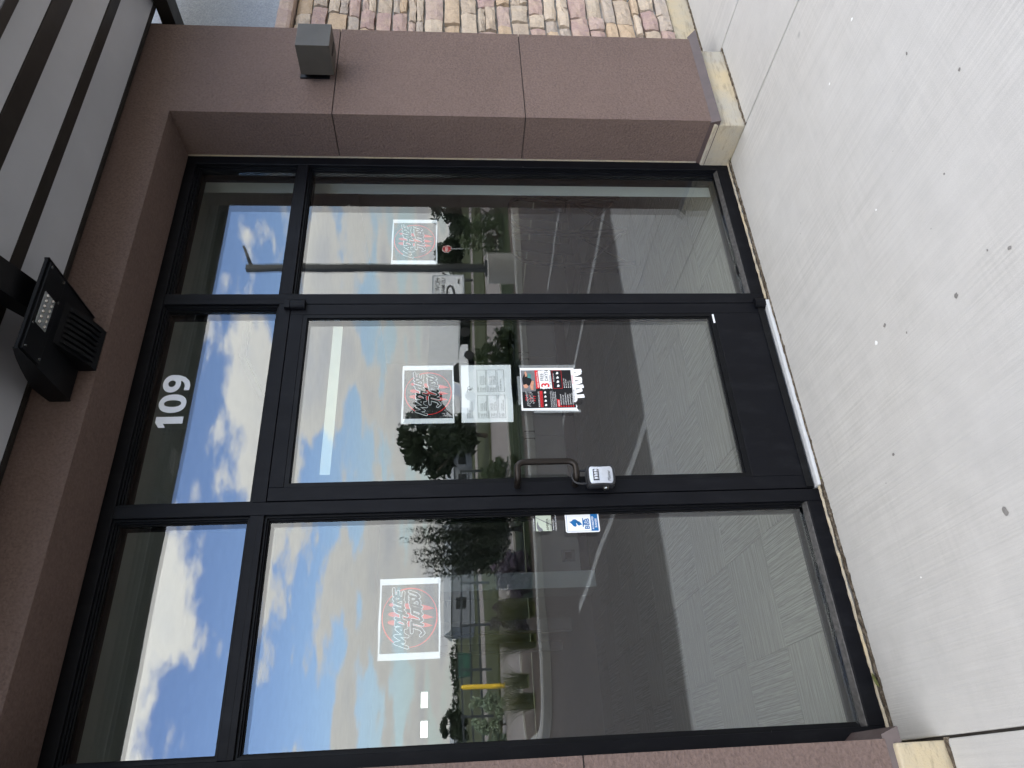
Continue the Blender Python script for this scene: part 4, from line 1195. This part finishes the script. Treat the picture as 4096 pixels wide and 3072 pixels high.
put_text('sticker_text', 'BUSINESS', -0.1255, yb_ - 0.0012, 0.9030, 0.0100, 'print_white', bs, sx=0.86, bold=0.0002)
fx = lambda pts: [(-0.1045 + a, 0.9575 + b) for a, b in pts]
quad('flame', fx([(-0.016, 0.028), (-0.014, 0.036), (-0.004, 0.044), (0.004, 0.052), (0.006, 0.044), (0.013, 0.036), (0.014, 0.028), (0.008, 0.020), (-0.002, 0.014), (0.002, 0.022), (-0.004, 0.026), (-0.010, 0.024)])[::-1], yb_ - 0.0008, 'print_blue', bs)
quad('flame', fx([(-0.009, 0.010), (-0.012, 0.015), (-0.008, 0.021), (0.000, 0.024), (0.006, 0.020), (0.005, 0.013), (-0.002, 0.007), (-0.009, 0.003)])[::-1], yb_ - 0.0008, 'print_blue', bs)
quad('torch', fx([(-0.018, 0.001), (0.018, 0.001), (0.018, -0.002), (0.011, -0.003), (0.007, -0.0065), (-0.007, -0.0065), (-0.011, -0.003), (-0.018, -0.002)]), yb_ - 0.0008, 'print_blue', bs)

# torn chamber sticker above it
cs = thing('torn_sticker', 'torn chamber of commerce sticker high on the left pane edge', 'sticker', (-0.1, 0.039, 1.06))
quad('sticker_base', [(-0.134, 1.080), (-0.069, 1.079), (-0.067, 1.139), (-0.133, 1.1405)], yb_, 'paper_strip', cs)
quad('crescent', [(-0.137, 1.128), (-0.124, 1.1355), (-0.108, 1.1365), (-0.094, 1.131), (-0.108, 1.130), (-0.118, 1.124), (-0.124, 1.117), (-0.132, 1.113)][::-1], yb_ - 0.0004, 'print_grey', cs)
quad('tear', [(-0.081, 1.138), (-0.078, 1.139), (-0.098, 1.100), (-0.108, 1.079), (-0.112, 1.080), (-0.101, 1.101)], yb_ - 0.0006, 'print_grey', cs)
put_text('sticker_text', 'AMBER', -0.132, yb_ - 0.0008, 1.0900, 0.0135, 'print_black', cs, sx=1.15)
put_text('sticker_text', 'COMMERCE', -0.132, yb_ - 0.0008, 1.0820, 0.0070, 'print_grey', cs, sx=1.15)
put_text('sticker_text', 'Invest in Our', -0.131, yb_ - 0.0004, 1.0700, 0.0080, 'print_white', cs)
put_text('sticker_text', 'Certified Chamber', -0.133, yb_ - 0.0004, 1.0600, 0.0080, 'print_white', cs)
put_text('sticker_text', 'PROUD MEMBER', -0.133, yb_ - 0.0004, 1.1440, 0.0075, 'print_white', cs, sx=0.9)
# lettering on the lock box
put_text('maker_name', 'Master', 0.020, -0.0712, 0.852, 0.0165, 'print_black', fp, sx=0.95, shear=0.2)

# ================================================================== ACROSS THE LOT (seen mirrored in the glass)
def leaf_cloud(clumps, n, size, seed, up=0.0):
    """many small leaves spread through clump volumes: clumps = (x, y, z, rx, ry, rz)"""
    rnd = random.Random(seed)
    v, f = [], []
    wsum = [c[3] * c[4] * c[5] for c in clumps]
    tot = sum(wsum)
    for c, w in zip(clumps, wsum):
        k = max(8, int(n * w / tot))
        for _ in range(k):
            while True:
                a, b, d = rnd.uniform(-1, 1), rnd.uniform(-1, 1), rnd.uniform(-1, 1)
                r2 = a * a + b * b + d * d
                if 0.12 < r2 < 1: break
            q = 0.75 + 0.35 * rnd.random()
            p = Vector((c[0] + a * c[3] * q, c[1] + b * c[4] * q, c[2] + d * c[5] * q))
            s = size * rnd.uniform(0.6, 1.4)
            t1 = Vector((rnd.gauss(0, 1), rnd.gauss(0, 1), rnd.gauss(0, 1) + up)).normalized()
            t2 = t1.cross(Vector((rnd.gauss(0, 1), rnd.gauss(0, 1), rnd.gauss(0, 1)))).normalized()
            b0 = len(v)
            v += [p - t1 * s, p + t2 * s * 0.45, p + t1 * s, p - t2 * s * 0.45]
            f.append((b0, b0 + 1, b0 + 2, b0 + 3))
    return [tuple(p) for p in v], f

def tree(name, label, x, y, h, r, n, leaf, seed, mat='leaf_dark', base=-0.08, trunk=0.3, cat='tree', group=None, spiky=False):
    t = thing(name, label, cat, (x, y, base), group)
    rnd = random.Random(seed)
    mb = MB()
    zt = h * trunk
    mb.tube([(0, 0, 0), (0.03 * r, 0, zt * 0.6), (-0.03 * r, 0.02 * r, zt), (0, 0, h * 0.7)], [0.05 * h * .6, 0.035 * h * .6, 0.03 * h * .6, 0.008 * h], 7)
    for k in range(6):
        a = k * 1.05 + rnd.random(); z0 = zt * rnd.uniform(0.7, 1.3)
        mb.tube([(0, 0, z0), (0.35 * r * math.cos(a), 0.35 * r * math.sin(a), z0 + 0.16 * h), (0.7 * r * math.cos(a), 0.7 * r * math.sin(a), z0 + 0.33 * h)], [0.014 * h, 0.009 * h, 0.004 * h], 5)
    mb.build('trunk', 'bark', t, loc=(0, 0, 0))
    cl = []
    for k in range(16):
        a = rnd.uniform(0, 6.283); q = math.sqrt(rnd.random()) * 0.72 * r
        zz = rnd.uniform(zt * 0.9, h * 0.9)
        taper = 1.0 - 0.55 * max(0, (zz - zt) / (h - zt)) ** 2
        s = r * rnd.uniform(0.24, 0.46) * taper
        cl.append((q * math.cos(a) * taper, q * math.sin(a) * taper, zz, s, s, s * rnd.uniform(0.6, 0.9)))
    v, f = leaf_cloud(cl, n, leaf, seed)
    if spiky:                                           # a mass of upright leafy shoots instead of round clumps
        v, f = [], []
        for k in range(95):
            a = rnd.uniform(0, 6.283); q = math.sqrt(rnd.random())
            bx, by = 0.8 * q * r * math.cos(a), 0.8 * q * r * math.sin(a)
            top = h * (1.0 - 0.30 * q * q) * rnd.uniform(0.86, 1.04); z0 = h * rnd.uniform(0.04, 0.16)
            m = int((top - z0) * 62)
            for j in range(m):
                tt = (j + rnd.random()) / m
                s = leaf * (1.25 - 0.75 * tt ** 3) * rnd.uniform(0.7, 1.3)
                p = Vector((bx * (1 + 0.25 * tt), by * (1 + 0.25 * tt), z0 + (top - z0) * tt))
                an = rnd.uniform(0, 6.283)
                d = Vector((math.cos(an), math.sin(an), rnd.uniform(0.0, 0.9))).normalized()
                w_ = d.cross(Vector((0, 0, 1))).normalized()
                b0 = len(v)
                v += [tuple(p), tuple(p + d * s * 0.9 + w_ * s * 0.3), tuple(p + d * s * 1.9), tuple(p + d * s * 0.9 - w_ * s * 0.3)]
                f.append((b0, b0 + 1, b0 + 2, b0 + 3))
    mesh_obj('crown', v, f, mat, t, loc=(0, 0, 0))
    return t

tree('leafy_tree', 'tall feathery green tree in the planting bed mirrored in the left pane', 4.10, -12.7, 2.65, 1.12, 11000, 0.075, 31, 'leaf_dark', -0.04, 0.12, spiky=True)
tree('broad_tree', 'broad dark tree beyond the road mirrored in the door pane', 13.3, -27.0, 4.3, 2.3, 5200, 0.16, 32, 'leaf_dark', -0.08, 0.2)
for i, (x, y, h, r, lb_) in enumerate([(66, -68, 4.6, 3.2, 'dark tree at the right end of the far row mirrored in the right pane'), (60.5, -70, 3.9, 2.8, 'second dark tree of the far row beside the mirrored stop sign'),
                                      (56, -72, 4.2, 2.6, 'third dark tree of the far row behind the mirrored stop sign'), (51, -75, 3.2, 2.4, 'small dark tree of the far row behind the mirrored lot sign')]):
    tree('field_tree', lb_, x, y, h, r, 2600, 0.26, 40 + i, 'leaf_dark', -0.08, 0.15, group='trees in the far row')
tree('round_shrub', 'dark round shrub in the field mirrored in the right pane', 31.5, -33, 1.7, 1.0, 1500, 0.11, 47, 'leaf_dark', -0.08, 0.15, 'shrub')
tree('lone_tree', 'lone round tree on the horizon mirrored at the left pane edge', 6.6, -95, 4.1, 2.3, 3200, 0.2, 48, 'leaf_dark', -0.08, 0.2)
for i, (x, y, h, r, m, lb_) in enumerate([(7.0, -11.2, 0.75, 0.62, 'leaf_dark', 'low dark bush behind the kerb mirrored under the schedule'), (8.4, -12.2, 1.0, 0.8, 'leaf_mid', 'green bush in the bed mirrored right of the schedule'),
                                         (12.9, -12.9, 1.25, 1.0, 'leaf_mid', 'green bush beside the lamp post mirrored in the right pane'), (5.7, -13.6, 0.9, 0.8, 'leaf_mid', 'green bush in the bed mirrored left of the flyer'),
                                         (2.75, -11.6, 0.85, 0.6, 'leaf_purple', 'purple tinged shrub in the bed mirrored in the left pane'), (2.2, -12.3, 0.9, 0.55, 'leaf_purple', 'purple tinged shrub next to the tall grass mirrored in the left pane')]):
    tree('bed_shrub', lb_, x, y, h, r, 1500, 0.055, 60 + i, m, -0.04, 0.1, 'shrub', 'shrubs in the planting bed')
for i in range(3):
    tree('sage_shrub', ['pale sage shrub beside the yellow bollard mirrored in the left pane', 'middle pale sage shrub across the road', 'pale sage shrub nearest the left pane edge'][i], 1.55 - i * 0.62, -22.6 - 0.3 * i, 1.25 - 0.1 * i, 0.48, 1300, 0.06, 70 + i, 'leaf_sage', -0.14, 0.08, 'shrub', 'pale sage shrubs across the road')

def grass_clump(label, x, y, h, n, seed, spread=0.8):
    t = thing('ornamental_grass', label, 'grass', (x, y, -0.045), 'ornamental grasses in the bed')
    rnd = random.Random(seed)
    v, f = [], []
    for _ in range(n):
        a = rnd.uniform(0, 6.283); lean = rnd.uniform(0.1, 1.0) * spread; hh = h * rnd.uniform(0.7, 1.1)
        bx, by = 0.13 * rnd.uniform(-1, 1), 0.13 * rnd.uniform(-1, 1)
        w_ = 0.006; px_, py_ = -math.sin(a) * w_, math.cos(a) * w_
        b0 = len(v)
        for j in range(5):
            q = j / 4; k = 1 - q * 0.85
            r_ = lean * hh * q ** 1.6; z_ = hh * (q - 0.38 * lean * q ** 2.6)
            v += [(bx + r_ * math.cos(a) - px_ * k, by + r_ * math.sin(a) - py_ * k, z_), (bx + r_ * math.cos(a) + px_ * k, by + r_ * math.sin(a) + py_ * k, z_)]
        for j in range(4): f.append((b0 + 2 * j, b0 + 2 * j + 1, b0 + 2 * j + 3, b0 + 2 * j + 2))
    mesh_obj('blades', v, f, 'leaf_grass', t, loc=(0, 0, 0))
    mb = MB(); mb.tube([(0, 0, 0), (0, 0, 0.05)], [0.16, 0.12], 9); mb.build('crown', 'leaf_grass', t, loc=(0, 0, 0))
grass_clump('tall arching grass at the island tip mirrored in the left pane', 0.50, -12.1, 0.85, 260, 81, 0.9)
grass_clump('arching grass behind the kerb mirrored below the left poster', 1.45, -11.2, 1.15, 320, 82, 0.75)
grass_clump('arching grass beside the purple shrubs mirrored in the left pane', 1.98, -11.1, 0.95, 240, 83, 0.8)
grass_clump('small grass tuft between the tall grasses in the bed', 1.0, -13.2, 0.8, 200, 84, 0.8)

# far wood on the horizon
rnd = random.Random(9)
cl = []
for k in range(150):
    x = -160 + k * 3.6
    hh = rnd.uniform(2.0, 4.6)
    cl.append((x, -300 + rnd.uniform(-12, 12), hh * 0.5, 4.2, 4.0, hh * 0.62))
v, f = leaf_cloud(cl, 15000, 0.75, 99)
o = mesh_obj('far_wood', v, f, 'leaf_dark', kind='stuff'); o['label'] = 'low dark wood along the horizon across the fields'; o['category'] = 'wood'

# parking-lot lamp post on its concrete base
lp = thing('lamp_post', 'dark parking lot lamp post on a round concrete base mirrored in the right pane', 'lamp post', (9.83, -10.6, -0.05))
mb = MB(); mb.tube([(0, 0, 0), (0, 0, 0.64), (0, 0, 0.66)], [0.36, 0.36, 0.33], 24); smooth_angle(mb.build('concrete_base', 'concrete_kerb', lp, loc=(0, 0, 0)), 40)
mb = MB(); mb.box(-0.07, 0.07, -0.07, 0.07, 0.68, 6.25); mb.build('pole', 'pole_dark', lp, loc=(0, 0, 0))
mb = MB(); mb.box(-0.14, 0.14, -0.14, 0.14, 0.661, 0.72); mb.build('base_plate', 'pole_dark', lp, loc=(0, 0, 0))
mb = MB(); mb.add([(0.07, -0.05, 6.10), (0.07, 0.05, 6.10), (0.22, 0.16, 6.18), (0.55, 0.17, 6.32), (0.62, 0.0, 6.36), (0.55, -0.17, 6.32), (0.22, -0.16, 6.18),
                   (0.07, -0.05, 6.20), (0.07, 0.05, 6.20), (0.22, 0.14, 6.25), (0.55, 0.15, 6.37), (0.60, 0.0, 6.40), (0.55, -0.15, 6.37), (0.22, -0.14, 6.25)],
                  [(0, 1, 2, 3, 4, 5, 6), (13, 12, 11, 10, 9, 8, 7)] + [(i, (i + 1) % 7, (i + 1) % 7 + 7, i + 7) for i in range(7)])
mb.build('lamp_head', 'pole_dark', lp, loc=(0, 0, 0))

# stop sign
ss = thing('stop_sign', 'red octagonal stop sign on a grey post mirrored in the right pane', 'road sign', (37.4, -42, -0.08))
R8 = 0.40
mb = MB(); mb.prism([(R8 * math.cos(RAD(22.5 + 45 * k)), 1.95 + R8 * math.sin(RAD(22.5 + 45 * k))) for k in range(8)], 'y', 0.0, 0.012); mb.build('border', 'print_white', ss, loc=(0, 0, 0))
R8 = 0.365
mb = MB(); mb.prism([(R8 * math.cos(RAD(22.5 + 45 * k)), 1.95 + R8 * math.sin(RAD(22.5 + 45 * k))) for k in range(8)], 'y', 0.0125, 0.018); mb.build('panel', 'sign_red', ss, loc=(0, 0, 0))
put_text('sign_text', 'STOP', 37.4 + 0.30, -42 + 0.0195, 1.76, 0.30, 'print_white', ss, sx=0.80, facing='+Y', bold=0.006)
mb = MB(); mb.box(-0.035, 0.035, -0.04, -0.002, 0, 2.3); mb.build('post', 'galvanised', ss, loc=(0, 0, 0))

# lettered sign board on posts
lsn = thing('lettered_sign', 'grey lettered sign board on posts mirrored beside the lamp post', 'sign', (31.4, -40, -0.08))
mb = MB(); mb.box(-1.75, 1.75, -0.15, 0.0, 0.72, 2.92); mb.build('cabinet', 'silver_body', lsn, loc=(0, 0, 0))
mb = MB(); mb.box(-1.62, 1.62, 0.001, 0.012, 0.84, 2.78); mb.build('face', 'white_body', lsn, loc=(0, 0, 0))
for px_ in (-1.3, 1.3):
    mb = MB(); mb.box(px_ - 0.08, px_ + 0.08, -0.12, -0.02, 0, 0.719); mb.build('post', 'pole_dark', lsn, loc=(0, 0, 0))
put_text('sign_text', 'HOW 2413', 31.4 + 1.45, -40 + 0.014, 2.28, 0.46, 'print_black', lsn, sx=1.05, facing='+Y', bold=0.008)
put_text('sign_text', 'US MAIL', 31.4 + 1.45, -40 + 0.014, 1.88, 0.40, 'print_black', lsn, sx=1.15, facing='+Y', bold=0.008)
v, f = brush([[(31.4 + 0.7 * math.cos(a / 12 * 6.283), 1.55 + 0.20 * math.sin(a / 12 * 6.283)) for a in range(13)]], 0.12, -40 + 0.016, dy=-2e-4)
mesh_obj('emblem', v, f, 'print_black', lsn)
for k, (a, b) in enumerate(((-1.3, -0.9), (0.9, 1.3))):
    rect('sign_patch', 31.4 + a, 31.4 + b, 0.98, 1.1, -40 + 0.016, 'print_black', lsn)

# white trailer and pickup beyond the road
tr = thing('box_trailer', 'long white box trailer parked beyond the road mirrored in the door pane', 'trailer', (31.0, -50, -0.08))
mb = MB(); mb.box(-5.4, 5.4, -1.25, 1.25, 1.0, 3.55); mb.build('body', 'white_body', tr, loc=(0, 0, 0))
mb = MB(); mb.box(-5.42, 5.42, 1.251, 1.27, 0.95, 1.10); mb.build('lower_rail', 'galvanised', tr, loc=(0, 0, 0))
for x in (-4.2, 2.9, 4.1):
    mb = MB(); mb.tube([(x, -1.2, 0.5), (x, 1.2, 0.5)], 0.5, 18); mb.build('wheel', 'tyre', tr, loc=(0, 0, 0))
mb = MB(); mb.box(-5.4, 5.4, -0.5, 0.5, 0.75, 0.999); mb.build('chassis', 'pole_dark', tr, loc=(0, 0, 0))
pk = thing('pickup_truck', 'white pickup truck in front of the trailer mirrored in the door pane', 'truck', (24.5, -41.3, -0.08))
mb = MB(); mb.prism([(-2.6, 0.45), (2.6, 0.45), (2.62, 0.85), (2.45, 1.02), (1.35, 1.08), (0.75, 1.62), (-0.55, 1.66), (-0.75, 1.08), (-2.6, 1.05)], 'y', -0.9, 0.9); mb.build('body', 'white_body', pk, loc=(0, 0, 0))
mb = MB(); mb.prism([(1.15, 1.12), (0.70, 1.54), (-0.48, 1.57), (-0.6, 1.12)], 'y', 0.9005, 0.905); mb.build('side_window', 'dark_window', pk, loc=(0, 0, 0))
for x in (-1.65, 1.7):
    mb = MB(); mb.tube([(x, -0.92, 0.38), (x, 0.92, 0.38)], 0.38, 18); mb.build('wheel', 'tyre', pk, loc=(0, 0, 0))
# low sheds and a fence at the left
for i, (x, y, w, d, h, lb_) in enumerate([(15.0, -58, 9, 5, 2.6, 'long low grey shed behind the fence mirrored in the left pane'), (24.0, -56, 6, 4, 2.3, 'short pale shed beside the broad mirrored tree'), (1.5, -120, 14, 8, 2.8, 'far pale shed on the horizon at the left pane edge')]):
    s_ = thing('low_shed', lb_, 'shed', (x, y, -0.08), 'low sheds across the road')
    mb = MB(); mb.box(-w / 2, w / 2, -d / 2, d / 2, 0, h * 0.72); mb.build('wall', 'shed_wall', s_, loc=(0, 0, 0))
    mb = MB(); mb.prism([(-d / 2 - 0.2, h * 0.721), (d / 2 + 0.2, h * 0.721), (0, h)], 'x', -w / 2 - 0.2, w / 2 + 0.2); mb.build('roof', 'galvanised', s_, loc=(0, 0, 0))
    for k in range(3):
        mb = MB(); mb.box(-w * 0.35 + k * w * 0.3, -w * 0.35 + k * w * 0.3 + 0.9, d / 2 + 0.002, d / 2 + 0.03, h * 0.25, h * 0.55); mb.build('window', 'dark_window', s_, loc=(0, 0, 0))
fn = thing('rail_fence', 'dark rail fence with crossed braces mirrored in the left pane', 'fence', (7, -31, -0.08))
for k in range(8):
    x = -7 + k * 1.9
    mb = MB(); mb.box(x - 0.05, x + 0.05, -0.05, 0.05, 0, 1.3); mb.build('post', 'fence_dark', fn, loc=(0, 0, 0))
    if k < 7:
        for z in (0.45, 0.8, 1.18):
            mb = MB(); mb.box(x + 0.051, x + 1.849, -0.03, 0.03, z, z + 0.07); mb.build('rail', 'fence_dark', fn, loc=(0, 0, 0))
dp = thing('dumpster', 'green steel dumpster behind the fence mirrored in the left pane', 'dumpster', (9.2, -66, -0.08))
mb = MB(); mb.prism([(-0.9, 0.1), (0.9, 0.1), (1.05, 1.2), (-1.05, 1.2)], 'y', -0.6, 0.6); mb.build('bin', 'dumpster_green', dp, loc=(0, 0, 0))
mb = MB(); mb.box(-1.08, 1.08, -0.63, 0.63, 1.201, 1.28); mb.build('lid', 'fence_dark', dp, loc=(0, 0, 0))
bo = thing('yellow_bollard', 'yellow steel bollard at the end of the sage shrubs across the road', 'bollard', (2.0, -22, -0.14))
mb = MB(); mb.tube([(0, 0, 0), (0, 0, 1.28), (0, 0, 1.36), (0, 0, 1.40)], [0.075, 0.075, 0.055, 0.02], 14); smooth_angle(mb.build('post', 'yellow_paint', bo, loc=(0, 0, 0)), 40)
mb = MB(); mb.tube([(0, 0, 0.0), (0, 0, 0.03)], 0.16, 14); mb.build('footing', 'concrete_kerb', bo, loc=(0, 0, 0))
